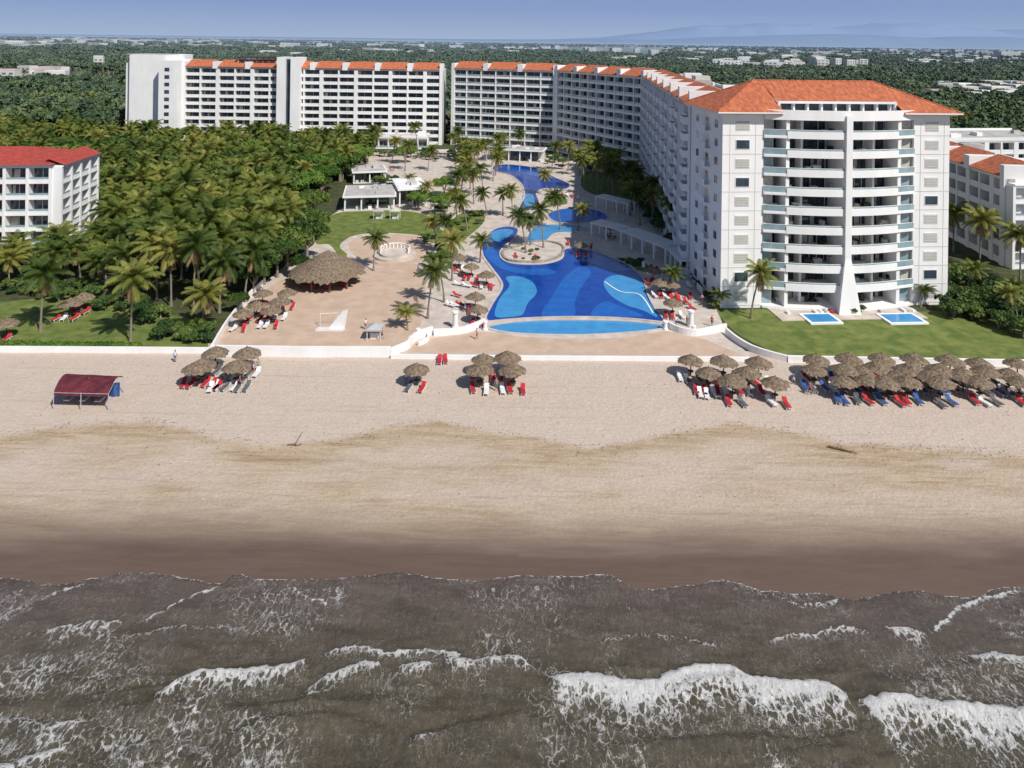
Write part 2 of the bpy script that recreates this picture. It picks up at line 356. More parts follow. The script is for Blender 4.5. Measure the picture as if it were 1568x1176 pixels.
# ---------------------------------------------------------------- resort surfaces
Pz=SS([(322,546),(352,495),(385,450),(430,412),(480,375),(500,335),(522,320),(560,300),(600,270),(560,248),(560,232),(700,228),(850,236),(950,262),(990,300),(1040,360),(1062,425),(1100,478),(1112,512),(1150,545),(1160,553),(600,549)])
sheet('resort_paving',Pz,.02,paving)
sheet('court_sand',smooth(SS([(326,541),(360,490),(395,452),(450,420),(500,408),(560,412),(640,405),(652,450),(645,495),(625,515),(600,540)]),4),.028,sandct)
sheet('terrace_sand',SS([(600,548),(640,522),(700,512),(742,508),(800,516),(880,520),(960,517),(1020,507),(1080,520),(1150,549)]),.032,sandct)
sheet('oval_lawn',smooth(SS([(483,372),(492,345),(515,327),(560,322),(620,323),(655,331),(668,348),(655,360),(600,357),(545,360),(520,376),(532,390),(520,393),(505,375)]),4),.036,lawnm)
sheet('circle_path',smooth(SS([(535,372),(560,362),(610,359),(655,366),(660,385),(640,402),(590,408),(560,400),(540,388)]),4),.044,sandct)
sheet('tower_lawn',smooth(SS([(1098,476),(1130,474),(1200,474),(1300,482),(1400,478),(1470,480),(1640,520),(1640,556),(1215,548),(1170,533),(1125,508)]),3),.036,lawnm)
sheet('left_lawn',SS([(-90,470),(120,452),(300,490),(322,505),(318,534),(-90,542)]),.036,lawnm)
sheet('garden_lawn',smooth(SS([(900,262),(960,272),(985,300),(960,310),(915,300),(890,285)]),3),.040,lawnm)
for i,pp in enumerate([[(700,330),(735,322),(742,338),(720,360),(700,372),(690,350)],[(672,372),(700,380),(694,402),(672,398)],[(940,395),(975,398),(1000,412),(985,416),(950,404)],[(640,352),(672,350),(690,368),(660,372)],[(835,300),(862,300),(868,312),(840,314)]]):
    sheet('planting_bed',smooth(SS(pp),4),.048+.002*i,lawnm)
# ---------------------------------------------------------------- pool
def pool_mat(name,c1,c2): return M(name,c1,c2,.5,.06,bump=.12,bscale=4,spec=.35)
pdeep=pool_mat('pool_deep_blue',(.008,.068,.37),(.005,.045,.27))
pmid=pool_mat('pool_mid_blue',(.012,.13,.48),(.010,.095,.39))
plight=pool_mat('pool_light_blue',(.06,.31,.60),(.045,.24,.52))
pool=empty('swimming_pool')
def poolpart(pts,nm,m,z,cop=True,n=5):
    w=smooth(SS(pts),n);sheet(nm,w,z,m,pool)
    if cop: wall(nm+'_coping',w,.12,.45,paving,.03,True,pool)
poolpart([(746,492),(752,468),(768,442),(765,428),(750,408),(738,388),(742,366),(757,351),(778,347),(794,352),(788,366),(772,378),(766,390),(775,401),(800,405),(835,404),(860,396),(866,381),(900,383),(935,394),(965,408),(985,428),(992,450),(1003,472),(1016,494),(960,489),(880,487),(800,489)],'main_basin',pdeep,.06)
poolpart([(748,500),(800,492),(880,490),(960,492),(1018,499),(1010,505),(950,511),(880,514),(800,512),(760,507)],'overflow_basin',plight,.052)
poolpart([(838,328),(860,320),(890,318),(920,324),(932,334),(915,340),(880,342),(850,340)],'upper_basin',pmid,.06)
poolpart([(795,318),(803,300),(798,282),(780,268),(756,262),(757,254),(780,252),(822,258),(850,272),(872,282),(866,290),(835,289),(822,296),(826,312),(812,322)],'lagoon_basin',pdeep,.06)
poolpart([(806,372),(815,350),(840,344),(880,346),(905,352),(880,356),(850,358),(835,370)],'channel_basin',plight,.056)
for i,(pp,mm) in enumerate([([(758,484),(765,458),(780,438),(775,425),(795,424),(815,432),(822,448),(808,465),(800,482),(780,486)],plight),
 ([(925,430),(940,422),(965,424),(984,434),(990,455),(1000,472),(1006,486),(985,476),(960,468),(938,455),(927,442)],plight),
 ([(830,484),(845,455),(865,425),(890,408),(905,418),(890,440),(880,465),(878,484)],pmid),
 ([(742,388),(750,378),(760,385),(772,404),(800,412),(840,412),(850,420),(820,422),(780,416),(755,404)],pmid),
 ([(905,484),(925,462),(950,470),(985,484),(960,486)],pmid),
 ([(750,358),(770,351),(786,354),(778,364),(760,370)],plight),
 ([(880,388),(910,390),(940,402),(960,414),(940,416),(905,404)],pmid),
 ([(800,300),(815,298),(818,312),(806,316)],plight),([(760,256),(790,256),(830,268),(815,270),(785,262)],pmid)]):
    sheet('mosaic_floor_patch',smooth(SS(pp),5),.068+.003*i,mm,pool)
ci=smooth(SS([(926,432),(950,447),(980,452),(1000,480)]),5,False);wall('mosaic_line',ci,.01,.25,white,.10,False,pool)
wall('infinity_rim',smooth(SS([(744,496),(800,491),(880,488.5),(960,491),(1018,497)]),5,False),.4,.35,paving,.04,False,pool)
isl=smooth(SS([(770,386),(790,379),(815,372),(840,371),(862,378),(858,392),(835,401),(800,402),(775,398)]),4)
sheet('island_sand',isl,.11,paving,pool);wall('island_edge',isl,.35,.5,rockm,.03,True,pool)
# ---------------------------------------------------------------- walls
def tw(nm,pts,h,t=.35,z0=0.): return wall(nm,smooth(SS(pts),4,False),h,t,white,z0)
wall('beach_wall',SS([(322,545),(460,547),(598,547)]),1.5,.4,white)
wall('beach_wall',SS([(598.6,549.5),(800,552),(1000,553),(1148,554)]),.65,.4,white)
tw('beach_wall',[(1112,512),(1128,525),(1150,538),(1175,547),(1205,555)],1.0)
wall('beach_wall',SS([(1206,555.5),(1400,559),(1680,564)]),1.0,.4,white)
wall('beach_wall',SS([(-120,539),(0,540),(200,541),(321,542)]),.9,.35,white)
tw('court_wall',[(324,538),(350,495),(385,452),(402,436)],.9,.3)
tw('terrace_wall',[(598,546),(612,540),(625,534),(632,525),(645,517),(662,512)],1.2)
tw('terrace_wall',[(664,514),(700,512),(722,506),(742,497)],1.0)
tw('terrace_wall',[(1020,500),(1040,510),(1065,514),(1090,510),(1112,505)],1.0)
tw('terrace_wall',[(640,530),(655,522),(655,512)],.6)
def column(px,py,h=2.6,r=.45):
    x,y=S(px,py);mb=MB();mb.limb((x,y,0),(x,y,h),r,r*.92,0,14,True);mb.limb((x,y,h),(x,y,h+.18),r*1.3,r*1.2,0,14,True);mb.limb((x,y,0.03),(x,y,.3),r*1.35,r*1.25,0,14,True)
    mb.build('stone_column',[white])
for a in [(697,502),(1058,500),(1062,512),(640,517),(743,505),(1019,505)]: column(*a,h=(2.4 if a[0] in(697,1058) else 1.2),r=(.42 if a[0] in (697,1058) else .3))
pd=empty('round_podium')
cx,cy=S(605,392)
for r,h,z0 in((4.4,.4,0.05),(3.2,.4,.45)):
    mb=MB();mb.limb((cx,cy,z0),(cx,cy,z0+h),r,r,0,40,True);mb.build('podium_step',[paving],pd)
mb=MB()
for k in range(15):
    a=math.pi*(-.1+1.2*k/14);mb.limb((cx+3*math.cos(a),cy+3*math.sin(a),.85),(cx+3*math.cos(a),cy+3*math.sin(a),1.9),.13,.1,0,8,True)
    if k<14: a2=math.pi*(-.1+1.2*(k+1)/14);mb.limb((cx+3*math.cos(a),cy+3*math.sin(a),1.85),(cx+3*math.cos(a2),cy+3*math.sin(a2),1.85),.11,.11,0,6)
mb.build('balustrade',[white],pd)
# ---------------------------------------------------------------- hotels
BM=[white,glassd,tile,glassl,cream,curtain,louvre,greyroof,darkm,redtile,metalm]
def facade(mb,fr,L,nf,fh,z0,bay,style,rec=1.8):
    nb=max(1,round(L/bay));bw=L/nb;Ht=z0+nf*fh
    for j in range(nb+1):
        a=j*bw;t=.30 if style!='glass' else .2
        if style=='solid' and j%2==0: t=.75
        mb.box(fr,a-t,a+t,-rec,.17,0,Ht,0)
    for i in range(nf+1):
        z=z0+i*fh
        mb.box(fr,0,L,-rec,.10,z-.38,z,0)
        if i==nf: break
        for j in range(nb):
            a=j*bw
            if style=='stag' and (j%2==0):
                mb.box(fr,a+.1,a+bw-.1,.10,1.5,z-.38,z-.01,0)
                mb.box(fr,a+.1,a+bw-.1,1.35,1.55,z-.01,z+1.0,0)
                mb.box(fr,a+.12,a+.3,.1,1.35,z-.01,z+(1. if j%4 else fh-.4),0);mb.box(fr,a+bw-.3,a+bw-.12,.1,1.35,z-.01,z+(1. if j%4 else fh-.4),0)
            elif style=='glass' :
                mb.box(fr,a+.18,a+bw-.18,-.08,.04,z,z+.4,0)
                mb.box(fr,a+.18,a+bw-.18,-.05,-.02,z+.4,z+1.,3);mb.box(fr,a+.18,a+bw-.18,-.09,.02,z+1.,z+1.08,0)
            elif style=='loggia':
                mb.box(fr,a+.22,a+bw-.22,-.12,.05,z,z+.55,0);mb.box(fr,a+.22,a+bw-.22,-.06,-.02,z+.55,z+1.,3)
            else: mb.box(fr,a+.22,a+bw-.22,-.12,.05,z,z+.95,0)
            w0=a+R(.3,.5);w1=a+bw-R(.4,1.0)
            mb.box(fr,w0,w1,-rec-.02,-rec+.06,z+.02,z+2.6,1)
            if random.random()<.45:
                c0=R(w0,(w0+w1)/2);mb.box(fr,c0,min(c0+R(.5,1.6),w1),-rec+.06,-rec+.09,z+.1,z+2.4,5)
            m=(w0+w1)/2;mb.box(fr,m-.05,m+.05,-rec+.05,-rec+.11,z+.02,z+2.5,0)
            if random.random()<.5:
                q=R(a+.8,a+bw-1.4);mb.box(fr,q,q+.6,-1.1,-.5,z,z+R(.5,.8),random.choice([0,4,8]))
    return Ht
def slab(name,p0,p1,depth,nf,fh,bay,style,z0=.5,roof='strip',seed=0,rt=2,front=4):
    fr,L=frame(p0,p1);mb=MB()
    Ht=facade(mb,fr,L,nf,fh,z0,bay,style)
    mb.box(fr,0,L,-depth,-1.8,0,Ht+.3+seed*.013,front)
    mb.box(fr,-.0,L,-1.9,.3,Ht,Ht+.35,0)
    mb.box(fr,.3,L-.3,-depth+.3,-3.9,Ht+.3,Ht+.36+seed*.013,7)
    P=lambda a,b,z:(fr[0]+fr[2]*a+fr[4]*b,fr[1]+fr[3]*a+fr[5]*b,z)
    if roof=='strip':
        n=max(1,round(L/14.5));sg=L/n
        for k in range(n):
            a0=k*sg+1.2;a1=(k+1)*sg-1.2;z=Ht+.36
            mb.hexa([P(a0,.75,z),P(a1,.75,z),P(a1,-5.6,z),P(a0,-5.6,z),P(a0,.75,z+.12),P(a1,.75,z+.12),P(a1,-5.6,z+2.9),P(a0,-5.6,z+2.9)],rt)
            mb.box(fr,a0,a1,-depth+.4,-depth+.9,Ht+.37,Ht+1.2,0)
        for k in range(n+1):
            a=k*sg;mb.box(fr,max(a-1.15,-.3),min(a+1.15,L+.3),-6.2,.45,0 if k in(0,n) else Ht-.4,Ht+2.5+.05*k%2,0)
        for k in range(int(L/12)):
            a=R(4,L-6);mb.box(fr,a,a+R(2,4),-depth+2,-depth+R(5,7),Ht+.37,Ht+R(1.5,3.2),random.choice([0,4,7]))
    elif roof=='flat':
        mb.box(fr,-.1,L+.1,-.25,.35,Ht+.36,Ht+1.1,0);mb.box(fr,-.1,.2,-depth,-.25,Ht+.36,Ht+1.1,0);mb.box(fr,-.1,L+.1,-depth-.3,-depth,Ht+.36,Ht+1.1,0)
        for k in range(max(3,int(L/6))):
            a=R(1,L-4);b=R(-depth+1,-6);mb.box(fr,a,a+R(1,4),b,b+R(1,3),Ht+.4,Ht+R(1.,2.8),random.choice([0,4,7,10]))
    elif roof=='hip':
        z=Ht+.36;r=depth/2;c=[P(-.8,.8,z),P(L+.8,.8,z),P(L+.8,-depth-.8,z),P(-.8,-depth-.8,z)];t=[P(r,-r,z+2.6),P(L-r,-r,z+2.6)]
        mb.poly([c[0],c[1],t[1],t[0]],rt);mb.poly([c[1],c[2],t[1]],rt);mb.poly([c[2],c[3],t[0],t[1]],rt);mb.poly([c[3],c[0],t[0]],rt);mb.poly(c[::-1],0)
    o=mb.build(name,BM);return o,fr,L,Ht
o,fr,L,Ht=slab('white_hotel_building',(-140,303),(-29.5,303),18,10,3.12,7.3,'solid')
mb=MB();mb.box(WORLD,-148,-140.2,298,322,0,34.6,0);mb.box(WORLD,-163.5,-148.1,304,330,0,36.6,0);mb.box(WORLD,-166,-163.6,306,328,0,33,0)
mb.box(WORLD,-99,-95.5,299.5,310,0,36.6,0);mb.box(WORLD,-93.2,-89.5,299.5,310,0,36.6,0);mb.box(WORLD,-95.45,-93.25,301.4,309,0,35.8,1)
for k in range(10): mb.box(WORLD,-145.5,-143.5,297.9,298.2,2+k*3.12,3.5+k*3.12,1)
mb.box(WORLD,-118,-101,306,316,31.7,36,0);mb.box(WORLD,-117.5,-101.5,305.9,306,33,35.2,8);mb.box(WORLD,-118.5,-100.5,305,317,36,36.3,8)
for k in range(7): mb.box(WORLD,-117.6+k*2.6,-117.3+k*2.6,305.8,305.9,32,36,2)
mb.box(WORLD,-166,-150,306.2,320,36.6,36.9,7)
mb.build('stair_towers',BM,o)
slab('arcade_building',(-62,290),(-34,291),9,1,4.2,4.,'glass',.2,roof='flat')
slab('curved_hotel_building',(-25.3,304.5),(18.2,290),16,10,3.2,6.2,'glass',seed=1)
slab('curved_hotel_building',(18.4,289.6),(45.5,243.5),16,10,3.22,5.4,'glass',seed=2)
slab('hotel_wing_building',(45.4,242.8),(34.8,137.2),16,10,3.24,4.6,'stag',seed=3)
slab('neighbour_hotel_building',(108,215),(101.9,146.2),15,5,3.5,4.6,'solid',.5,seed=4)
slab('neighbour_hotel_building',(102.3,144.2),(122,146),1.9,5,3.3,4.2,'loggia',.4,roof='none',seed=5,front=0)
slab('neighbour_hotel_building',(120,205),(168,212),22,5,3.4,5,'solid',.4,roof='flat',seed=6)
co_,_,_,_=slab('condo_building',(-124,147),(-97,150),17,5,3.35,4.2,'loggia',.4,roof='hip',seed=7,rt=9,front=0)
mb=MB();f3,l3=frame((-96.9+1.9,150.6),(-98.5+1.9,166.5));facade(mb,f3,l3,5,3.3,.4,4.,'loggia');mb.box(f3,0,l3,-2.2,-1.8,0,16.7,0);mb.box(f3,-.2,l3+.2,-2.2,.4,16.9,17.25,0);mb.poly([(f3[0]+f3[2]*a+f3[4]*b,f3[1]+f3[3]*a+f3[5]*b,z) for a,b,z in((-.3,.7,17.3),(l3+.3,.7,17.3),(l3+.3,-3.2,18.9),(-.3,-3.2,18.9))],9)
mb.build('side_balconies',BM,co_)
slab('condo_building',(-126,132),(-103.5,134),9,3,3.2,4.2,'loggia',.4,roof='hip',seed=8,rt=9,front=0)
# ---------------------------------------------------------------- D : tower
def tower():
    fr,L=frame((36,120.7),(76.6,124.0));mb=MB();nf=10;fh=3.22;z0=.5;Ht=z0+nf*fh
    P=lambda a,b,z:(fr[0]+fr[2]*a+fr[4]*b,fr[1]+fr[3]*a+fr[5]*b,z)
    A0,A1=7.2,34.2
    mb.box(fr,0,L,-16,-3,0,Ht+.2,0);mb.box(fr,0,A0,-3,0,0,Ht+.22,0);mb.box(fr,A1,L,-3,0,0,Ht+.22,0)
    bf=lambda a:.35+2.3*math.sin(math.pi*(a-A0)/(A1-A0))
    n=30;AS=[A0+(A1-A0)*k/n for k in range(n+1)]
    fin=(20.25,21.35)
    def strip(a,b,o0,o1,z0_,z1_,m):
        mb.hexa([P(a,bf(a)+o0,z0_),P(b,bf(b)+o0,z0_),P(b,bf(b)+o1,z0_),P(a,bf(a)+o1,z0_),P(a,bf(a)+o0,z1_),P(b,bf(b)+o0,z1_),P(b,bf(b)+o1,z1_),P(a,bf(a)+o1,z1_)],m)
    for i in range(nf+1):
        z=z0+i*fh
        for k in range(n):
            a,b=AS[k],AS[k+1]
            mb.hexa([P(a,bf(a),z-.4),P(b,bf(b),z-.4),P(b,-3,z-.4),P(a,-3,z-.4),P(a,bf(a),z),P(b,bf(b),z),P(b,-3,z),P(a,-3,z)],0)
            if i==nf: strip(a,b,.1,-.1,z-.5,z+1.2,0);continue
            if i==0: continue
            m=(a+b)/2;solid=11<m<31
            o=.06 if solid else -.08;h=.78 if solid else .06
            strip(a,b,o,o-.16,z-.42,z+h,0);strip(a,b,-.1,-.14,z+h,z+1.02,3);strip(a,b,-.06,-.18,z+1.02,z+1.08,0)
        if i<nf:
            mb.box(fr,A0+.3,A1-.3,-3.02,-2.9,z+.05,z+2.6,1)
            a=A0+.3
            while a<A1-.4:
                mb.box(fr,a,a+.1,-2.9,-2.8,z,z+2.65,0 if random.random()<.5 else 8)
                if random.random()<.3: mb.box(fr,a+.12,a+R(.5,1.2),-2.88,-2.84,z+.1,z+2.5,5)
                a+=1.35
            for q in range(7):
                a=R(A0+1,A1-2);mb.box(fr,a,a+R(.5,1.5),-1.8,-.9,z,z+R(.5,1.2),random.choice([4,8,0,8,6,5]))
    for a in (11,31): mb.box(fr,a-.3,a+.3,-3,bf(a)-.25,0,Ht,0)
    for a in (14.4,27.4): mb.box(fr,a-.2,a+.2,-3,-.8,0,Ht,0)
    for i in range(nf):
        z=z0+i*fh
        for a0,a1 in((A0+.1,9.2),(32.2,A1-.1)):
            mb.box(fr,a0,a1,-2.9,-.6,z,z+2.8,4);mb.box(fr,a0+.2,a1-.2,-.6,-.55,z+.1,z+2.5,5 if random.random()<.4 else 3)
    fb=bf(20.8)
    mb.box(fr,fin[0],fin[1],-3,fb+.45,4,Ht+.4,0)
    mb.hexa([P(fin[0]-1.6,fb+1.6,0),P(fin[1]+1.2,fb+1.6,0),P(fin[1]+.2,-2.9,0),P(fin[0]-.2,-2.9,0),P(fin[0],fb+.46,9),P(fin[1],fb+.46,9),P(fin[1],-2.9,9),P(fin[0],-2.9,9)],0)
    for i in range(nf):
        z=z0+i*fh
        for (a0,a1) in((2.4,4.7),(L-4.4,L-2.1)):
            mb.box(fr,a0-.12,a1+.12,0,.07,z+.75,z+2.45,0)
            dark=random.random()<.2
            mb.box(fr,a0,a1,.07,.10,z+.87,z+2.33,1 if dark else 6)
            if not dark:
                for q in range(5): mb.box(fr,a0,a1,.10,.15,z+.95+q*.28,z+1.05+q*.28,4)
        mb.box(fr,0.05,A0-.05,0,.045,z-.06,z+.02,4);mb.box(fr,A1+.05,L-.05,0,.045,z-.06,z+.02,4)
    for a in (1.3,5.8,L-5.3,L-1.0): mb.box(fr,a-.03,a+.03,0,.04,0,Ht-1,4)
    f2,_=frame(P(0,-16,0)[:2],P(0,0,0)[:2])
    for i in range(nf):
        z=z0+i*fh
        for q in (3,8,12.5):
            mb.box(f2,q-.1,q+1.5,0,.05,z+.8,z+2.3,0);mb.box(f2,q,q+1.4,.05,.08,z+.9,z+2.2,1)
            if q==8: mb.box(f2,q-.6,q+2.2,0,1.1,z-.25,z,0);mb.box(f2,q-.6,q+2.2,1.0,1.12,z,z+1.,0)
    z=Ht+.22
    mb.box(fr,-.9,10.2,-16.9,.9,z,z+.5,0);mb.box(fr,31.6,L+.9,-16.9,.9,z,z+.5,0);mb.box(fr,10.2,31.6,-16.88,-1.4,z,z+.45,0)
    e=z+.52;rz=e+4.9
    t0=P(9,-8.5,rz);t1=P(L-9,-8.5,rz)
    mb.poly([P(-1.4,1.4,e),P(10.2,1.4,e),P(10.2,-8.5,rz),t0],2)
    mb.poly([P(31.6,1.4,e),P(L+1.4,1.4,e),t1,P(31.6,-8.5,rz)],2)
    mb.poly([P(10.2,-1.6,e+1.75),P(31.6,-1.6,e+1.75),P(31.6,-8.5,rz),P(10.2,-8.5,rz)],2)
    mb.hexa([P(10.2,-1.0,e+1.35),P(31.6,-1.0,e+1.35),P(31.6,-1.7,e+1.35),P(10.2,-1.7,e+1.35),P(10.2,-1.0,e+1.72),P(31.6,-1.0,e+1.72),P(31.6,-1.7,e+1.72),P(10.2,-1.7,e+1.72)],0)
    for a in (10.1,31.3): mb.hexa([P(a,-1.,e-.1),P(a+.4,-1.,e-.1),P(a+.4,-6,e-.1),P(a,-6,e-.1),P(a,-1.,e+1.5),P(a+.4,-1.,e+1.5),P(a+.4,-6,e+3.3),P(a,-6,e+3.3)],0)
    mb.box(fr,10.6,31.2,-2.6,-2.4,z-.2,e+1.4,1)
    for q in range(9): mb.box(fr,10.6+q*2.52,10.9+q*2.52,-2.38,-1.5,z-.2,e+1.36,0)
    mb.poly([P(L+1.4,1.4,e),P(L+1.4,-17.4,e),t1],2);mb.poly([P(L+1.4,-17.4,e),P(-1.4,-17.4,e),t0,t1],2);mb.poly([P(-1.4,-17.4,e),P(-1.4,1.4,e),t0],2)
    for p,q in((t0,t1),(t0,P(-1.4,1.4,e)),(t1,P(L+1.4,1.4,e)),(t0,P(-1.4,-17.4,e)),(t1,P(L+1.4,-17.4,e))): mb.limb(p,q,.16,.16,2,6)
    mb.box(fr,-1.4,10.15,1.38,1.5,e-.18,e+.02,0);mb.box(fr,31.65,L+1.4,1.38,1.5,e-.18,e+.02,0)
    mb.build('beachfront_tower_building',BM)
    pt=empty('tower_patio')
    m2=MB();m2.box(fr,8,33,.4,6,0.03,.16,0);m2.build('patio_slab',[paving],pt)
    for a0,a1,b0,b1 in((12.5,17,4.0,7.2),(25.5,31,4.6,7.9)):
        m2=MB();m2.box(fr,a0-.5,a1+.5,b0-.5,b1+.5,.03,.30,0);m2.box(fr,a0,a1,b0,b1,.1,.312,1);m2.build('plunge_pool',[white,plight],pt)
    for k in range(12):
        a=R(10,32);m2=MB();m2.box(fr,a,a+.6,2+R(0,1),3.6,.16,.5,0);m2.build('patio_seat',[random.choice([whitec,redc,curtain])],pt)
tower()
# ---------------------------------------------------------------- clubhouse & pergolas
def pavilion(name,p0,p1,depth,h,roofm=7):
    fr,L=frame(p0,p1);mb=MB()
    mb.box(fr,-.6,L+.6,-depth-.6,.6,h,h+.45,0);mb.box(fr,-.2,L+.2,-depth-.2,.2,h+.45,h+.5,roofm)
    mb.box(fr,L*.35,L,-depth,-depth*.45,0,h,4);mb.box(fr,0,L*.34,-depth,-depth*.7,0,h,4)
    mb.box(fr,L*.4,L*.9,-depth*.45,-depth*.45+.05,.3,h-.4,1)
    n=max(2,int(L/3.5))
    for k in range(n+1):
        a=L*k/n;mb.box(fr,a-.18,a+.18,-.35,0,0,h,0)
        mb.box(fr,a-.18,a+.18,-depth*.5,-depth*.5+.35,0,h,0)
    mb.box(fr,-.3,L+.3,-depth,.1,.03,.2,4)
    for k in range(5):
        a=R(.5,L-1.5);mb.box(fr,a,a+.9,-2-R(0,2),-1.2,.2,.95,random.choice([4,0,8]))
    for k in range(5):
        a=R(1,L-3);b=R(-depth+1,-3);mb.box(fr,a,a+R(1,2.5),b,b+R(1,2),h+.5,h+R(.8,1.5),random.choice([0,4,10]))
    return mb.build(name,BM)
pavilion('restaurant_pavilion',S(528,324),S(603,322),13,3.6)
pavilion('restaurant_pavilion',S(612,318),S(652,316),14,4.6,0)
pavilion('service_pavilion',S(542,282),S(590,280),10,3.4)
pavilion('lobby_pavilion',S(745,246),S(830,250),8,4.2)
def pergola(p0,p1,w,h):
    fr,L=frame(p0,p1);mb=MB();n=max(2,int(L/3.2))
    for k in range(n+1):
        a=L*k/n
        for b in(-.2,-w):mb.box(fr,a-.17,a+.17,b-.17,b+.17,0,h,0)
    for b in(-.2,-w): mb.box(fr,-.5,L+.5,b-.12,b+.12,h,h+.3,0)
    q=0
    while q<L:
        mb.box(fr,q,q+.22,-w-.5,.3,h+.31,h+.5,0);q+=.5
    mb.build('pergola',[white])
pergola(S(905,362),S(950,374),3.2,2.9);pergola(S(950,376),S(1018,404),4.0,3.0);pergola(S(912,318),S(960,330),3.,2.8);pergola(S(1018,400),S(1040,425),3.,2.8)
# ---------------------------------------------------------------- thatch
def thatch_cone(mb,r,zt,ze,seed,seg=44,layers=3):
    rd=random.Random(seed)
    for l in range(layers):
        f0=l/layers*.93;f1=(l+1)/layers+.06
        b=len(mb.v)
        def zz(f): return zt+(ze-zt)*f**1.12
        for k in range(seg):
            a=2*math.pi*k/seg;mb.v.append((math.cos(a)*r*f0,math.sin(a)*r*f0,zz(f0)+.03*(layers-l)))
        for k in range(seg):
            a=2*math.pi*k/seg+rd.uniform(-.02,.02);q=f1*rd.uniform(.90,1.05);mb.v.append((math.cos(a)*r*q,math.sin(a)*r*q,zz(q)+rd.uniform(-.14,.03)+.05*(layers-1-l)))
        for k in range(seg): mb.f.append((b+k,b+(k+1)%seg,b+seg+(k+1)%seg,b+seg+k));mb.m.append(0)
    mb.limb((0,0,zt-.15),(0,0,zt+.25),.18*r/1.9+.05,.03,0,8)
umb=[]
for s_ in range(3):
    mb=MB();thatch_cone(mb,1.7,2.95,2.15,s_);mb.limb((0,0,0),(0,0,2.85),.09,.07,1,8)
    for k in range(8):
        a=k*math.pi/4;mb.limb((0,0,2.75),(1.5*math.cos(a),1.5*math.sin(a),2.18),.03,.02,1,5)
    mb.limb((0,0,.75),(0,0,.8),.4,.4,1,12,True)
    umb.append(mb.mesh('palapa_umbrella',[thatch,wood]))
def lounger(cm):
    mb=MB()
    for x in(-.3,.3):
        mb.box(WORLD,x-.03,x+.03,-.95,.95,.30,.36,0)
        for y in(-.8,.45): mb.box(WORLD,x-.028,x+.028,y-.03,y+.03,0,.30,0)
    for k in range(9): mb.box(WORLD,-.27,.27,-.93+k*.15,-.85+k*.15,.335,.365,0)
    mb.hexa([(-.28,-.95,.37),(.28,-.95,.37),(.28,.38,.37),(-.28,.38,.37),(-.27,-.94,.46),(.27,-.94,.46),(.27,.38,.46),(-.27,.38,.46)],1)
    mb.hexa([(-.28,.40,.37),(.28,.40,.37),(.28,.95,.78),(-.28,.95,.78),(-.27,.35,.46),(.27,.35,.46),(.27,.89,.86),(-.27,.89,.86)],1)
    for x in(-.27,.27): mb.limb((x,.9,.74),(x,.75,.3),.02,.02,0,5)
    return mb.mesh('sun_lounger',[whitec,cm])
lr=lounger(redc);lw=lounger(whitec);lb=lounger(bluec);lg=lounger(greyc)
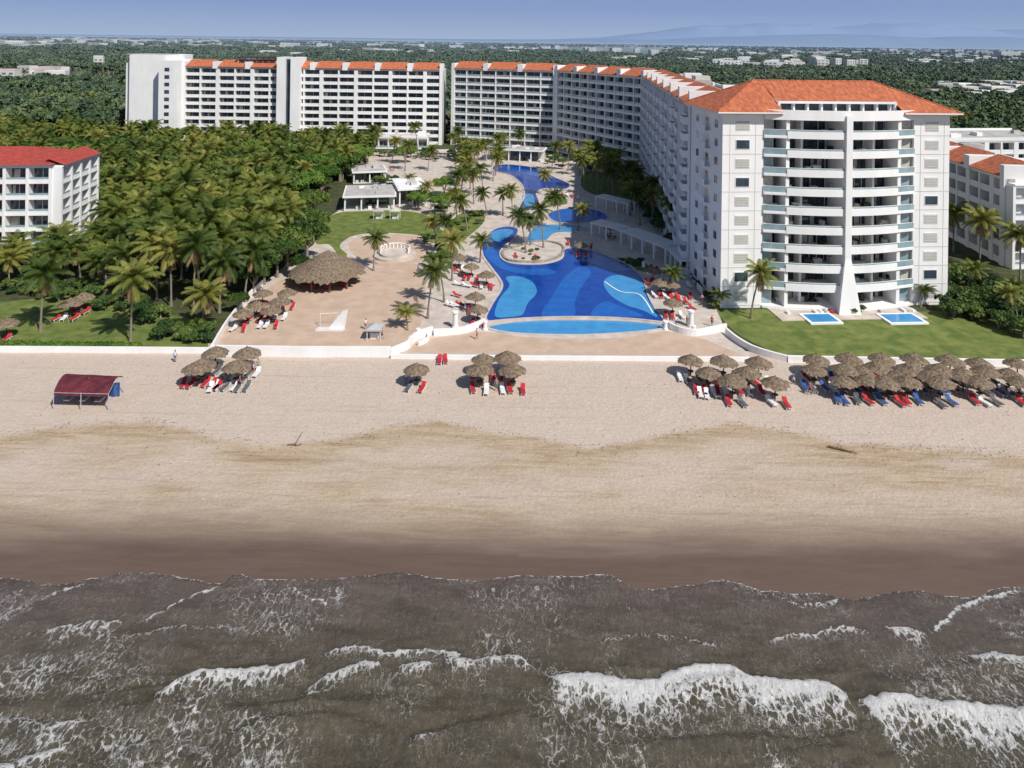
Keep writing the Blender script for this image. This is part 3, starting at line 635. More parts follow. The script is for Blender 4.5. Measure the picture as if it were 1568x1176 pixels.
# ---------------------------------------------------------------- people
skins=[M('skin_a',(.45,.26,.17),(.40,.22,.14),5,.5),M('skin_b',(.25,.13,.08),(.22,.11,.07),5,.5)]
hairm=M('hair',(.03,.02,.015),(.015,.01,.01),9,.5)
cloth=[M('cloth_red',(.5,.04,.05)),M('cloth_white',(.75,.75,.73)),M('cloth_blue',(.05,.12,.4)),M('cloth_black',(.03,.03,.035)),M('cloth_teal',(.05,.35,.35))]
def person(skin,top,bot,pose,bare=False):
    V=[];E=[];Rr=[]
    def add(p,r,par=None):
        V.append(p);Rr.append(r)
        if par is not None:E.append((par,len(V)-1))
        return len(V)-1
    pel=add((0,0,.95),(.15,.11));wa=add((0,0,1.10),(.125,.09),pel);ch=add((0,.0,1.32),(.155,.105),wa);nk=add((0,0,1.47),(.055,.055),ch);hb=add((0,.0,1.56),(.05,.05),nk)
    hands=[]
    for sd in(-1,1):
        sh=add((sd*.17,0,1.40),(.06,.06),ch)
        sw=pose['arm'][0 if sd<0 else 1]
        el=(sd*(.22+.02),.28*math.sin(sw)*-1,1.40-.29*math.cos(sw));e_=add(el,(.042,.042),sh)
        wr=(sd*.25,el[1]-.25*math.sin(sw+.35),el[2]-.25*math.cos(sw+.35));w_=add(wr,(.027,.027),e_)
        hands.append((wr,(0,-math.sin(sw+.45),-math.cos(sw+.45)),sd))
        st=pose['leg'][0 if sd<0 else 1]
        hp=add((sd*.09,0,.88),(.092,.092),pel)
        kn=(sd*.10,-.42*math.sin(st),.88-.41*math.cos(st));k_=add(kn,(.06,.06),hp)
        an=(sd*.10,kn[1]+.40*math.sin(max(0,-st)*1.2+.03),.09);a_=add(an,(.038,.038),k_)
        add((an[0],an[1]-.16,.035),(.035,.03),a_)
    me=bpy.data.meshes.new('p');me.from_pydata(V,E,[]);o=bpy.data.objects.new('p',me);bpy.context.collection.objects.link(o)
    md=o.modifiers.new('s','SKIN')
    for i,r in enumerate(Rr): me.skin_vertices[0].data[i].radius=r
    me.skin_vertices[0].data[0].use_root=True
    o.modifiers.new('ss','SUBSURF').levels=1
    dg=bpy.context.evaluated_depsgraph_get();ev=o.evaluated_get(dg);em=ev.to_mesh()
    mb=MB();mb.v=[tuple(v.co) for v in em.vertices]
    for p in em.polygons:
        mb.f.append(tuple(p.vertices));c=p.center
        arm=abs(c.x)>.2
        m=0
        if .62<c.z<1.0 and not arm: m=2
        elif 1.0<=c.z<1.44 and (not arm or c.z>1.27) and not bare: m=1
        mb.m.append(m)
    ev.to_mesh_clear();bpy.data.objects.remove(o);bpy.data.meshes.remove(me)
    def ell(c,r,m,n1=12,n2=8):
        b=len(mb.v)
        for i in range(n2+1):
            t=math.pi*i/n2
            for j in range(n1):
                a=2*math.pi*j/n1;mb.v.append((c[0]+r[0]*math.sin(t)*math.cos(a),c[1]+r[1]*math.sin(t)*math.sin(a),c[2]+r[2]*math.cos(t)))
        for i in range(n2):
            for j in range(n1):
                mb.f.append((b+i*n1+j,b+i*n1+(j+1)%n1,b+(i+1)*n1+(j+1)%n1,b+(i+1)*n1+j)[::-1]);mb.m.append(m)
    ell((0,-.01,1.64),(.075,.093,.115),0);ell((0,.018,1.67),(.082,.088,.10),3)
    ell((0,-.108,1.625),(.013,.02,.02),0,6,4)
    for x in(-.03,.03): ell((x,-.094,1.65),(.012,.01,.007),3,6,4)
    for x in(-.078,.078): ell((x,0,1.635),(.012,.02,.03),0,6,4)
    ell((0,-.098,1.585),(.025,.008,.006),2,6,4)
    for wr,dr,sd in hands:
        wr=Vector(wr);d=Vector(dr).normalized();mb.limb(wr,wr+d*.09,.028,.036,0,7,True)
        for k,l in enumerate((.075,.085,.08,.06)):
            p=wr+d*.085+Vector((0,(k-1.5)*.018,0));q=p+d*l*.55+Vector((-sd*.006,0,0));mb.limb(p,q,.009,.008,0,5);mb.limb(q,q+d*l*.45+Vector((-sd*.015,0,0)),.008,.006,0,5,True)
        p=wr+d*.03+Vector((0,-.03,0));mb.limb(p,p+d*.04+Vector((0,-.03,0)),.011,.008,0,5,True)
    return mb.mesh('person',[skin,top,bot,hairm],True)
walk={'arm':(.4,-.35),'leg':(-.3,.32)};stand={'arm':(.05,.1),'leg':(.02,-.02)}
ppl=[person(skins[0],cloth[0],cloth[3],walk),person(skins[1],cloth[1],cloth[2],stand),person(skins[0],cloth[3],cloth[4],stand,True),person(skins[1],cloth[2],cloth[1],walk),person(skins[0],cloth[1],cloth[0],walk)]
for i,(a,b) in enumerate([(367,597),(372,590),(1052,500),(1058,430),(1068,428),(1090,500),(622,590),(645,582),(1100,592),(1378,612),(1300,605),(1545,612),(1480,605),(1215,590),(560,505),(905,385),(1045,470),(760,600),(712,478),(730,520),(690,360),(1035,500),(820,345),(1560,600),(388,575),(1345,598),(1405,610),(850,300),(640,420),(1075,465),(1240,606),(1530,606),(395,570),(860,310),(1010,425),(585,520),(268,556)]):
    put('person',ppl[i%5],(*S(a,b),.10 if b>550 else .03),R(0,6.28))
# ---------------------------------------------------------------- umbrellas & loungers
U=[(310,556),(330,538),(378,540),(362,560),(302,563),(638,562),(740,547),(777,547),(735,565),(785,565),
(1058,549),(1085,567),(1108,552),(1145,567),(1162,554),(1122,582),(1187,584),(1250,549),(1247,562),(1300,549),(1295,564),(1292,581),(1330,579),(1350,548),(1345,562),(1355,584),(1400,550),(1395,564),(1390,582),(1455,552),(1440,565),(1440,584),(1500,554),(1510,567),(1500,582),(1545,569),(1558,554),(1562,582),(1425,575),(1320,566),(1372,572),(1475,572)]
taken=[]
def lset(x,y,z,n,cols):
    for k in range(n):
        dx=(k-(n-1)/2)*.95+R(-.1,.1)+(.35 if k>=n/2 else -.35)
        if any(abs(x+dx-q[0])<.75 and abs(y-1.3-q[1])<2.0 for q in taken): continue
        taken.append((x+dx,y-1.3))
        put('sun_lounger',random.choice(cols),(x+dx,y-1.3+R(-.35,.35),z),R(-.25,.25))
for a,b in U:
    x,y=S(a,b,2.5);y=min(y,100.3);put('palapa_umbrella',random.choice(umb),(x,y,.09),R(0,6),R(.92,1.08))
    lset(x,y,.11,random.choice([2,3,4]),[lr,lr,lw,lg] if a<1200 else [lr,lw,lg,lr,lb,lg])
for a,b in [(322,600),(332,597),(352,590),(360,598),(1072,608),(1082,610),(1095,608),(673,557),(682,556)]:
    put('sun_lounger',lw if a!=673 and a!=682 else lr,(*S(a,b),.11),R(-.2,.2))
U2=[(393,464),(402,446),(415,472),(428,460),(440,445),(372,476),(703,392),(728,452),(745,418),(1012,430),(1028,432),(732,470),(10,492),(128,452),(108,462),(935,346),(890,372),(1000,412),(1030,460),(722,405)]
for a,b in U2:
    x,y=S(a,b,2.5);put('palapa_umbrella',random.choice(umb),(x,y,.03),R(0,6),R(.9,1.05))
    lset(x,y,.035,random.choice([2,3]),[lr,lr,lw])
for l in [[(690,470),(712,470),(4)],[(715,440),(750,440),4],[(985,410),(1040,425),6],[(1010,455),(1050,465),5],[(560,255),(600,262),6],[(870,375),(905,380),4],[(1055,440),(1060,475),3],[(700,455),(705,420),3],[(862,300),(885,305),4],[(790,395),(820,398),2]]:
    for k in range(l[2]):
        t=k/(l[2]-1);put('sun_lounger',random.choice([lr,lr,lw]),(*S(l[0][0]+(l[1][0]-l[0][0])*t,l[0][1]+(l[1][1]-l[0][1])*t),.035),R(-.4,.4)+1.2*(l[0][0]<750))
bp=empty('thatched_palapa_hut',(*S(502,434),0))
mb=MB();thatch_cone(mb,6.5,5.9,2.5,9,80,5);mb.build('thatch_roof',[thatch],bp)
mb=MB()
for k in range(10):
    a=k*.628;mb.limb((5.2*math.cos(a),5.2*math.sin(a),0),(5.2*math.cos(a),5.2*math.sin(a),3.0),.18,.15,0,8)
mb.limb((0,0,0),(0,0,5.7),.25,.2,0,8);mb.limb((0,0,.05),(0,0,1.05),1.6,1.6,1,20,True)
mb.limb((0,0,.03),(0,0,.12),5.9,5.9,2,40,True)
for k in range(8):
    a=k*.785+.3;mb.box((3.4*math.cos(a),3.4*math.sin(a),1,0,0,1),-.4,.4,-.4,.4,.13,.8,3)
mb.build('posts_and_bar',[wood,rockm,sandct,redc],bp)
# beach tent
tt=empty('beach_tent')
q=[S(82,600,2.2),S(166,602,2.2),S(189,576,2.2),S(106,572,2.2)]
mb=MB();n=10
def tp(u,v,zz=0):
    x=(q[0][0]*(1-u)+q[1][0]*u)*(1-v)+(q[3][0]*(1-u)+q[2][0]*u)*v;y=(q[0][1]*(1-u)+q[1][1]*u)*(1-v)+(q[3][1]*(1-u)+q[2][1]*u)*v
    return (x,y,2.1+.8*math.sin(math.pi*v)**.8-.10*abs(math.sin(u*math.pi*2))*math.sin(math.pi*v)+zz)
for i in range(24):
    for j in range(n):
        mb.poly([tp(i/24,j/n),tp((i+1)/24,j/n),tp((i+1)/24,(j+1)/n),tp(i/24,(j+1)/n)],0)
for i in range(24):
    a=tp(i/24,0);b=tp((i+1)/24,0);mb.poly([(a[0],a[1]-.02,a[2]-.3-.05*(i%2)),(b[0],b[1]-.02,b[2]-.3-.05*((i+1)%2)),b,a],0)
mb.build('tarp_roof',[maroon],tt)
mb=MB()
for u in(0,.5,1):
    for v in(0,1):
        p=tp(u,v);mb.limb((p[0],p[1],0),p,.05,.045,0,7)
    p0=tp(u,0);p1=tp(u,.5);mb.limb(p0,p1,.03,.03,0,5);mb.limb(p1,tp(u,1),.03,.03,0,5)
for v in(0,1): mb.limb(tp(0,v),tp(1,v),.03,.03,0,5)
for u in (-.04,1.04):
    p=tp(u,0);mb.limb((p[0]+(-.8 if u<0 else .8),p[1]-.6,0.05),tp(max(0,min(1,u)),0),.015,.015,0,4)
mb.build('tent_poles',[metalm],tt)
mb=MB()
for k in range(14):
    u0=.3+k*.05;u1=u0+.05;a=tp(u0,.75);b=tp(u1,.75);o0=.12*math.sin(k*2.);o1=.12*math.sin((k+1)*2.)
    mb.poly([(a[0],a[1]+o0,.2),(b[0],b[1]+o1,.2),(b[0],b[1]+o1,1.9),(a[0],a[1]+o0,1.9)],0)
mb.build('blue_drape',[bluec],tt)
for k in range(3):
    a=tp(.2+.28*k,.4);m2=MB();m2.box((a[0],a[1],1,0,0,1),-.35,.35,-.9,.9,.65,.8,0)
    for x in(-.3,.3):
        for y in(-.8,.8): m2.limb((a[0]+x,a[1]+y,.08),(a[0]+x,a[1]+y,.65),.03,.03,1,5)
    m2.build('massage_table',[curtain,wood],tt)
def drift(px,py,L_,ang,r):
    x,y=S(px,py);mb=MB();p=Vector((x,y,.2));d=Vector((math.cos(ang),math.sin(ang),0.02))
    for k in range(6):
        q2=p+d*L_/6+Vector((0,R(-.12,.12),R(-.03,.05)));mb.limb(p,q2,r*(1-k*.12),r*(1-(k+1)*.12),0,8,True)
        if k in(1,4): mb.limb(q2,q2+Vector((R(.1,.3),R(.2,.5),R(.1,.25))),r*.4,r*.1,0,5)
        p=q2
    mb.build('driftwood',[wood])
drift(1268,686,3.,-.55,.15);drift(440,684,1.6,.2,.08);drift(452,683,2.3,1.5,.06)
g=empty('football_goal');x,y=S(490,500);mb=MB()
mb.limb((x,y,0),(x,y,2),.05,.05,0,7);mb.limb((x+2.6,y+.4,0),(x+2.6,y+.4,2),.05,.05,0,7);mb.limb((x,y,2),(x+2.6,y+.4,2),.05,.05,0,7)
mb.limb((x,y,2),(x-.3,y+1.2,.03),.03,.03,0,6);mb.limb((x+2.6,y+.4,2),(x+2.3,y+1.6,.03),.03,.03,0,6);mb.build('frame',[whitec],g)
x,y=S(512,505);mb=MB();mb.hexa([(x-2.8,y-.6,.03),(x+1.4,y-.6,.03),(x+1.6,y+.3,.03),(x-2.4,y+.3,.03),(x-2.8,y-.6,.3),(x+1.4,y-.6,.3),(x+1.6,y+.3,.3),(x-2.4,y+.3,.3)],0)
mb.hexa([(x-.9,y,.3),(x+1.6,y+.1,.3),(x+1.6,y+.3,.3),(x-.9,y+.3,.3),(x+1.2,y,2.9),(x+2.,y+.1,3.1),(x+2.,y+.3,3.1),(x+1.2,y+.3,2.9)],0);mb.build('inflatable_slide',[whitec])
def gazebo(px,py,w,h,m):
    x,y=S(px,py);mb=MB()
    for a in(-1,1):
        for b in(-1,1): mb.limb((x+a*w*.45,y+b*w*.45,0),(x+a*w*.45,y+b*w*.45,h),.06,.06,0,6)
    c=[(x+a*w*.55,y+b*w*.55,h) for a,b in((-1,-1),(1,-1),(1,1),(-1,1))]
    for k in range(4): mb.poly([c[k],c[(k+1)%4],(x,y,h+.6)],1);mb.poly([c[k],(c[k][0],c[k][1],h-.2),(c[(k+1)%4][0],c[(k+1)%4][1],h-.2),c[(k+1)%4]],1)
    mb.box(WORLD,x-w*.3,x+w*.3,y-.3,y+.3,.03,.9,0);mb.build('beach_kiosk',[whitec,m])
gazebo(574,518,2.2,1.7,metalm);gazebo(605,335,2.4,2.2,curtain);gazebo(580,335,2.4,2.2,greyroof)
# ---------------------------------------------------------------- palms
def palm(seed,h,fl=4.6,nf=26,lf=24,wd=.15):
    rd=random.Random(seed);mb=MB();lean=rd.uniform(.2,1.6);az=rd.uniform(0,6.28)
    pts=[];n=8
    for k in range(n+1):
        t=k/n;pts.append(Vector((math.cos(az)*lean*t**1.7,math.sin(az)*lean*t**1.7,h*t)))
    for k in range(n):
        t=k/n;r=lambda q:.17-.07*q+(.12*(1-q*6) if q<.16 else 0);mb.limb(pts[k],pts[k+1],r(t),r((k+1)/n),0,8)
    top=pts[-1]
    for k in range(6):
        a=k*1.05;mb.limb(top+Vector((.2*math.cos(a),.2*math.sin(a),-.45)),top+Vector((.25*math.cos(a),.25*math.sin(a),-.2)),.1,.13,2,5,True)
    for i in range(nf+5):
        a=i*2.39996+rd.uniform(-.2,.2);dead=i>=nf
        el=math.radians(80-105*(i/nf)+rd.uniform(-8,8)) if not dead else math.radians(-60+rd.uniform(-15,10))
        Lf=fl*rd.uniform(.85,1.1)*(.8 if i<3 or dead else 1);sg=9
        p=top.copy();hd=Vector((math.cos(a),math.sin(a),0));side=Vector((-math.sin(a),math.cos(a),0))
        drop=rd.uniform(.95,1.35)
        P=[p.copy()];D=[]
        for k in range(sg):
            e_=el-drop*(k/sg)**1.3*(1 if not dead else .4);d=hd*math.cos(e_)+Vector((0,0,1))*math.sin(e_);D.append(d);p=p+d*Lf/sg;P.append(p.copy())
        m=1 if not dead else 2
        for k in range(sg): mb.limb(P[k],P[k+1],.045*(1-k/sg)+.008,.045*(1-(k+1)/sg)+.006,m,3)
        tw_=rd.uniform(-.35,.35)
        for k in range(lf):
            t=.12+.88*k/lf;q=t*sg;ii=min(int(q),sg-1);pp=P[ii].lerp(P[ii+1],q-ii);d=D[ii]
            ll=fl*.21*(math.sin(math.pi*min(1,t*.85+.12))**.6)*rd.uniform(.85,1.1)+.1
            for sd in(-1,1):
                sv=side*sd*math.cos(tw_)
                dr=(sv*.85+d*.55+Vector((0,0,-.42-.25*rd.random()))).normalized()
                w=d*wd*.5
                e1=pp+dr*ll*.55;e2=pp+dr*ll+Vector((0,0,-.18*ll))
                mb.poly([pp-w*.6,pp+w*.6,e1+w,e1-w],m);mb.poly([e1-w,e1+w,e2],m)
    return mb.mesh('palm_tree',[bark,palmleaf,deadleaf])
PH=[8.,9.5,7.,11.,8.7]
PM=[palm(k,h,4.3) for k,h in enumerate(PH)]
PS=[palm(k+20,h,3.3,22,20,.13) for k,h in enumerate(PH)]
spots=[]
def putpalm(x,y,h,small=True):
    i=min(range(5),key=lambda k:abs(PH[k]-h)+R(0,1.8));sc=h/PH[i];scx=max(.75,min(1.1,.5+sc*.5))
    put('palm_tree',(PS if small else PM)[i],(x,y,0),R(0,6.28),(scx,scx,sc));spots.append((x,y))
for a,b,h in [(62,508,9),(200,523,9.5),(310,500,5.5),(375,455,8),(262,470,9.5),(572,415,6),(655,488,8.),(680,463,7),(624,506,2.6),(692,430,8),(735,402,5),(805,388,8),(832,380,8),(812,376,6),(858,352,8),(700,345,8),(715,352,7),(668,378,6),(690,388,7),(1150,488,7.5),(980,345,8),(905,285,9),(915,300,10),(895,290,9),(760,222,10),(640,242,12),(695,245,11),(620,300,5),(1460,385,9),(1500,412,10),(1562,430,9),(1525,395,8),(1475,350,9),(770,330,6),(785,335,7),(660,320,6),(745,330,6),(740,300,8),(720,290,8),(705,305,8),(730,270,9),(712,262,9),(1020,450,4),(838,300,6),(845,262,9),(870,262,9),(930,285,9),(950,295,8),(965,330,8),(885,352,5),(620,262,9),(600,250,8),(575,232,9),(655,262,7),(800,240,9),(775,242,8),(1410,470,3),(1110,470,2.5),(105,418,6),(20,420,6),(190,372,9),(170,385,8),(1545,480,5),(1480,450,5),(1440,440,4),(1560,500,5)]:
    putpalm(*S(a,b),h,small=not(a<400 or (a>1440 and b<440)))
Rp=SS([(-80,450),(-80,425),(60,415),(150,400),(185,330),(330,330),(430,350),(440,395),(400,430),(372,448),(340,485),(250,468),(120,440)])
c=0
for _ in range(5000):
    x,y=R(-130,-30),R(112,185)
    if inpoly(x,y,Rp) and all((x-q[0])**2+(y-q[1])**2>4.2**2 for q in spots):
        putpalm(x,y,R(7.5,11) if x/y>-.55 else R(5,6.5),False);c+=1
        if c>90: break
Rc=SS([(690,330),(700,262),(690,238),(780,240),(775,262),(740,290),(745,320)])
Rd=SS([(880,250),(960,268),(985,300),(1030,355),(1050,400),(1000,350),(940,310),(895,300)])
for poly,nn in((Rc,14),(Rd,22)):
    c=0
    for _ in range(2500):
        x,y=R(-30,50),R(130,300)
        if inpoly(x,y,poly) and all((x-q[0])**2+(y-q[1])**2>3.6**2 for q in spots):
            putpalm(x,y,R(6.5,9.5));c+=1
            if c>nn: break
# ---------------------------------------------------------------- broadleaf trees
def leaves(mb,centers,radii,n,size,m,rd,flat=.75,minz=-.3):
    C=np.array(centers);Ra=np.array(radii);k=rd.integers(0,len(C),n)
    v=rd.normal(size=(n,3));v/=np.linalg.norm(v,axis=1)[:,None];v[:,2]=np.where(v[:,2]<minz,-v[:,2],v[:,2])
    rr=Ra[k]*rd.uniform(.72,1.08,n)
    p=C[k]+v*rr[:,None]*np.array([1,1,flat])
    nm=v+rd.normal(size=(n,3))*.55;nm/=np.linalg.norm(nm,axis=1)[:,None]
    t=np.cross(nm,rd.normal(size=(n,3)));t/=np.linalg.norm(t,axis=1)[:,None]+1e-9;b=np.cross(nm,t)
    s=(size*rd.uniform(.6,1.4,n))[:,None]
    q=np.stack([p-t*s,p-b*s*.55,p+t*s,p+b*s*.55],1).reshape(-1,3)
    o=len(mb.v);mb.v+=[tuple(x) for x in q];mb.f+=[(o+4*i,o+4*i+1,o+4*i+2,o+4*i+3) for i in range(n)];mb.m+=[m]*n
def btree(seed,h,Rr_,lobes,n,size,lm,trunk=True):
    rd=np.random.default_rng(seed);mb=MB();cs=[];rs=[]
    for i in range(lobes):
        a=rd.uniform(0,6.28);q=Rr_*.72*math.sqrt(rd.uniform(0,1));z=h*.66+(h*.22)*(1-(q/Rr_)**2)+rd.uniform(-.12,.08)*h
        cs.append((q*math.cos(a),q*math.sin(a),z));rs.append(Rr_*rd.uniform(.24,.42))
    leaves(mb,cs,rs,n,size,1,rd)
    if trunk:
        mb.limb((0,0,0),(.1,.1,h*.35),.05*Rr_+.08,.04*Rr_+.05,0,8)
        for c_ in cs[:8]: mb.limb((.1,.1,h*.33),Vector(c_)*.5+Vector((0,0,h*.25)),.03*Rr_,.02*Rr_,0,5);mb.limb(Vector(c_)*.5+Vector((0,0,h*.25)),c_,.02*Rr_,.006*Rr_,0,5)
    return mb.mesh('broadleaf_tree',[bark,lm])
BT=[btree(s_,8,4.6,16,3600,.38,leafg) for s_ in (1,2)]
MT=[btree(s_,8.5,6.,22,7000,.30,leafm) for s_ in (5,6)]
NT=[btree(s_,8,4.6,14,1500,.55,leafg) for s_ in (31,32)]
SH=[btree(s_,1.6,1.5,9,1000,.17,leafdk) for s_ in(11,12,13)]
for a,b,s_ in [(400,262,1.1),(440,275,1.15),(480,285,1.1),(520,278,1.05),(545,262,.95),(420,300,.9),(465,310,.9),(495,295,.9),(372,250,.95),(505,255,.9),(555,250,.7),(640,322,.55),(678,330,.6),(620,250,.7),(680,300,.6),(400,310,.9),(350,275,.9),(330,250,.8),(300,262,.8)]:
    put('mango_tree',random.choice(MT),(*S(a,b),0),R(0,6),s_)
for a,b,s_ in [(470,398,.95),(455,375,1.),(440,412,.95),(425,425,.9),(405,436,.8),(475,345,1.),(460,425,.5),(388,450,.6),(440,345,1.),(480,370,.8),(410,400,1.),(365,480,.4),(430,370,1.1),(390,370,1.1),(210,395,.9),(250,420,.9),(180,410,.6),(300,420,.9)]:
    put('broadleaf_tree',random.choice(BT),(*S(a,b),0),R(0,6),s_)
def shrubs(poly,n,sc,mesh=SH,nm='shrub'):
    P=SS(poly);x0=min(p[0] for p in P);x1=max(p[0] for p in P);y0=min(p[1] for p in P);y1=max(p[1] for p in P);c=0
    for _ in range(n*12):
        x,y=R(x0,x1),R(y0,y1)
        if inpoly(x,y,P): put(nm,random.choice(mesh),(x,y,-.1),R(0,6),R(sc[0],sc[1]));c+=1
        if c>=n: break
shrubs([(985,275),(1000,290),(1078,425),(1068,440),(1040,395),(1000,345),(960,300)],60,(.9,1.9))
shrubs([(1425,440),(1470,420),(1568,470),(1640,500),(1640,525),(1540,512),(1450,486)],70,(.9,1.9))
shrubs([(1296,478),(1316,478),(1314,487),(1298,487)],3,(.7,.9))
shrubs([(255,500),(330,505),(322,527),(240,524)],14,(.6,1.1))
shrubs([(0,425),(120,440),(260,480),(240,500),(100,462),(0,455)],50,(.6,1.3))
shrubs([(0,385),(160,385),(170,410),(0,420)],40,(.8,1.6))
shrubs([(555,262),(680,300),(690,330),(660,322),(600,300),(545,275)],26,(.6,1.4))
shrubs([(640,360),(665,360),(690,395),(660,398)],12,(.4,.8))
shrubs([(1062,428),(1076,440),(1100,472),(1095,478)],12,(.5,.8))
shrubs([(565,238),(700,232),(740,240),(700,250),(600,246)],30,(.7,1.5))
shrubs([(835,240),(985,262),(985,280),(900,265),(840,255)],30,(.8,1.6))
shrubs([(785,398),(830,398),(850,385),(800,382)],8,(.25,.5))
shrubs([(700,372),(735,345),(740,325),(700,340)],12,(.4,.9))
shrubs([(945,396),(975,400),(1000,412),(960,406)],8,(.3,.7));shrubs([(835,302),(862,300),(868,312),(840,314)],7,(.4,.9))
mb=MB();rd=np.random.default_rng(4);a0=S(-60,536);a1=S(205,537)
cs=[(a0[0]+(a1[0]-a0[0])*t,a0[1]+.9+R(-.4,.4),.4) for t in np.linspace(0,1,60)];leaves(mb,cs,[.7]*60,9000,.14,0,rd)
mb.build('hedge',[leafm])
# ---------------------------------------------------------------- forests (face-instanced)
def scatter(name,child,pts):
    V=[];Fc=[]
    for x,y,s_ in pts:
        a=R(0,6.28);b=len(V)
        for k in range(4):
            t=a+k*math.pi/2;V.append((x+math.cos(t)*s_*.7071,y+math.sin(t)*s_*.7071,0))
        Fc.append((b,b+1,b+2,b+3))
    me=bpy.data.meshes.new(name);me.from_pydata(V,[],Fc);o=put(name,me)
    o.instance_type='FACES';o.use_instance_faces_scale=True;o.show_instancer_for_render=False;o.show_instancer_for_viewport=False
    child.parent=o;return o
def blocked(x,y):
    if y<300 and -52<x<112: return True
    if -170<x<-24 and 286<y<334: return True
    if -30<x<75 and 235<y<325: return True
    if -140<x<-86 and 120<y<176: return True
    if 98<x<175 and 130<y<235: return True
    return False
near=[[],[]];pal=[]
for _ in range(9000):
    x,y=R(-260,-45),R(165,298)
    if abs(x)>.85*y+20 or blocked(x,y): continue
    if y<190 and x>-60: continue
    if random.random()<.06 : pal.append((x,y,R(.85,1.1)))
    elif random.random()<.13: near[random.randint(0,1)].append((x,y,R(.65,1.05)))
for _ in range(900):
    x,y=R(98,260),R(120,420)
    if blocked(x,y): continue
    if random.random()<.5: pal.append((x,y,R(.8,1.1)))
    else: near[0].append((x,y,R(.5,.9)))
for _ in range(1300):
    y=R(320,700);x=R(-.85,.85)*y
    if not blocked(x,y) and random.random()<.5: pal.append((x,y,R(.75,1.05)))
for i in(0,1): scatter('near_forest',put('canopy_tree',NT[i]),near[i])
scatter('palm_grove',put('grove_palm',palm(77,8.5,4.0,18,10,.30)),pal)
LT=[]
for s_ in(21,22,23):
    rd=np.random.default_rng(s_);mb=MB();cs=[];rs=[]
    for i in range(9):
        a=rd.uniform(0,6.28);q=.75*math.sqrt(rd.uniform(0,1));cs.append((q*math.cos(a),q*math.sin(a),.95+.35*(1-q*q)+rd.uniform(-.15,.1)));rs.append(rd.uniform(.25,.42))
    leaves(mb,cs,rs,300,.17,1,rd);mb.limb((0,0,0),(0,0,.9),.08,.05,0,5);LT.append(mb.mesh('forest_tree',[bark,leafar]))
far=[[],[],[]]
def clearing(x,y):
    if y<600: return False
    return float(vn(np.array(x/380.),np.array(y/700.),3))>.68
for _ in range(18000):
    y=math.sqrt(R(300**2,2600**2)) if random.random()<.55 else R(300,1400)
    x=R(-.82,.82)*y
    if blocked(x,y) or clearing(x,y): continue
    far[random.randint(0,2)].append((x,y,R(3.5,7.5)*(1+.6*(y/2600))))
for _ in range(7000):
    y=R(2600,9000);x=R(-.8,.8)*y
    if clearing(x,y): continue
    far[random.randint(0,2)].append((x,y,R(8,13)))
for i in range(3): scatter('distant_forest',put('distant_tree',LT[i]),far[i])
# ---------------------------------------------------------------- distant town
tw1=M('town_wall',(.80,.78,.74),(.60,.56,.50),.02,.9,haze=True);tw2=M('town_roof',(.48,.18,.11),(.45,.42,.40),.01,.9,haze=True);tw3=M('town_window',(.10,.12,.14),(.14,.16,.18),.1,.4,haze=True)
mb=MB()
def bld(px,py,w,h,dp=None,red=False):
    x,y=S(px,py);a=R(-.4,.4);fr=(x,y,math.cos(a),math.sin(a),math.sin(a),-math.cos(a));dp=dp or w*.6
    mb.box(fr,-w/2,w/2,-dp,0,0,h,0);mb.box(fr,-w/2+.4,w/2-.4,-dp+.4,-.4,h,h+.5,1 if red else 0)
    for f in range(max(1,int(h/3.4))):
        n=max(2,int(w/5))
        for j in range(n): mb.box(fr,-w/2+w*(j+.25)/n,-w/2+w*(j+.78)/n,0,.15,1+f*3.4,2.7+f*3.4,2)
def cluster(x0,x1,y0,y1,n,w,h,red=.3):
    for _ in range(n): bld(R(x0,x1),R(y0,y1),R(*w),R(*h),red=random.random()<red)
cluster(1090,1225,103,113,22,(12,22),(15,19),.05);cluster(1225,1345,106,113,13,(12,20),(18,27),.05)
cluster(1100,1320,86,98,22,(16,34),(12,20),.1);cluster(940,1090,94,101,10,(14,34),(11,15),.2)
cluster(1000,1568,79,90,60,(20,50),(13,22),.3);cluster(1380,1568,90,106,36,(12,30),(11,16),.6)
cluster(1440,1568,142,165,34,(10,20),(10,13),.3);cluster(1300,1568,78,84,24,(30,70),(14,28),.3)
cluster(0,760,66,78,55,(25,80),(14,24),.3);cluster(500,800,81,86,16,(20,60),(12,16),.25);cluster(-40,500,60,70,34,(30,100),(16,26),.3)
cluster(760,1100,74,82,34,(20,60),(12,20),.3);cluster(0,90,118,132,8,(12,20),(11,13),.9);cluster(380,520,84,90,8,(20,36),(11,14),.4)
bld(150,112,10,20);bld(1515,88,60,26,red=True);bld(1548,92,70,30,red=True)
mb.build('distant_town',[tw1,tw2,tw3])
# ---------------------------------------------------------------- mountains
def mount(name,d,x0,x1,prof,col,seed):  # col is a blue-grey base colour with the distance haze painted in
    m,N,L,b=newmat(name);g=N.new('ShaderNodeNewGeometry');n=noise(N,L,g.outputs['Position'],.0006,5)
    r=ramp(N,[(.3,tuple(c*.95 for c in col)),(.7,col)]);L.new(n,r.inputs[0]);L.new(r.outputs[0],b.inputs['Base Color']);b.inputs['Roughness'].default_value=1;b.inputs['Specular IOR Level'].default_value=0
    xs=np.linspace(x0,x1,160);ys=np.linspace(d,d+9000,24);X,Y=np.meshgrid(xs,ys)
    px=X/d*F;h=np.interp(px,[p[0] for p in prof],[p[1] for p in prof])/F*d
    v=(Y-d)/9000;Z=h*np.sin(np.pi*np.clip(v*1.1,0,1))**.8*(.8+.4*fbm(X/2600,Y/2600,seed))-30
    gridmesh(name,xs,ys,Z,{},m)
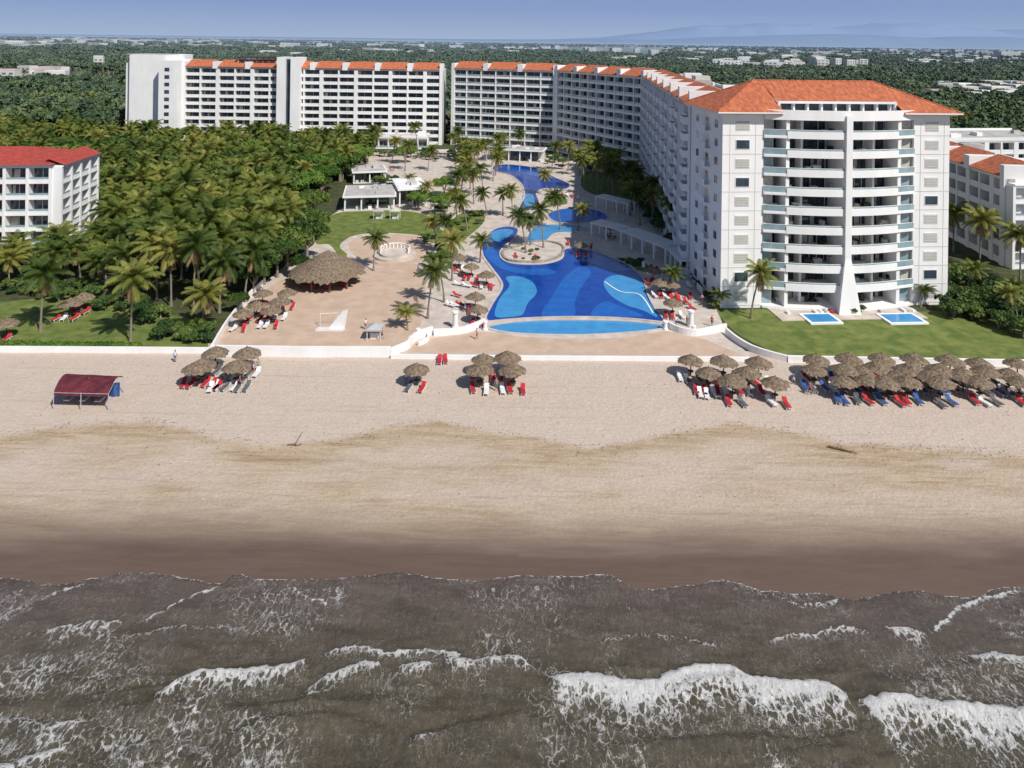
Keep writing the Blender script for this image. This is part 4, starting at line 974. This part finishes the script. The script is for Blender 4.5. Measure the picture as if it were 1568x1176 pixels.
mount('mountains',46000,-36000,40000,[(-784,0),(0,1),(150,9),(300,28),(420,36),(520,31),(640,38),(784,33),(900,30)],(.20,.275,.42),3)
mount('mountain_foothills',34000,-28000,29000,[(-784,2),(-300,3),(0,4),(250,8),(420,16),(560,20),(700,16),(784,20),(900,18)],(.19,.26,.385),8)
# ---------------------------------------------------------------- light, sky, camera
sun_dir=Vector((.88,-1.0,1.45)).normalized()
sl=bpy.data.lights.new('sun','SUN');sl.energy=4.7;sl.angle=math.radians(.53);sl.color=(1,.96,.90)
so=bpy.data.objects.new('sun',sl);bpy.context.collection.objects.link(so);so.rotation_euler=(-sun_dir).to_track_quat('-Z','Y').to_euler()
w=bpy.data.worlds.new('World');bpy.context.scene.world=w;w.use_nodes=True;N=w.node_tree.nodes;L=w.node_tree.links
sk=N.new('ShaderNodeTexSky');sk.sky_type='NISHITA';sk.sun_disc=False;sk.sun_elevation=math.asin(sun_dir.z);sk.sun_rotation=math.atan2(sun_dir.x,sun_dir.y)
sk.air_density=1.;sk.dust_density=.6;sk.ozone_density=1.5;sk.altitude=50
STR=.085
tc=N.new('ShaderNodeTexCoord');sp=N.new('ShaderNodeSeparateXYZ');L.new(tc.outputs['Generated'],sp.inputs[0])
hz=ramp(N,[(0.,tuple(c/STR/10 for c in (.36,.455,.63))),(.10,tuple(c/STR/10 for c in (.25,.345,.58))),(.5,tuple(c/STR/10 for c in (.16,.26,.52)))])
L.new(math_(N,L,'MULTIPLY',sp.outputs[2],2.2,clamp=True),hz.inputs[0])
vm=N.new('ShaderNodeVectorMath');vm.operation='SCALE';L.new(hz.outputs[0],vm.inputs[0]);vm.inputs['Scale'].default_value=10
f=math_(N,L,'MULTIPLY_ADD',sp.outputs[2],3.,-.3,clamp=True)
bg=N['Background'];L.new(mixc(N,L,f,vm.outputs[0],sk.outputs[0]),bg.inputs[0]);bg.inputs[1].default_value=STR
cam=bpy.data.cameras.new('camera');co=bpy.data.objects.new('camera',cam);bpy.context.collection.objects.link(co)
co.location=(0,0,H);co.rotation_euler=(math.radians(90),-ROLL,0);cam.sensor_width=36;cam.lens=F/1568*36;cam.shift_y=-(588-HY)/1568
cam.clip_start=.5;cam.clip_end=120000
sc=bpy.context.scene;sc.camera=co;sc.view_settings.view_transform='Standard';sc.view_settings.look='None';sc.view_settings.exposure=0
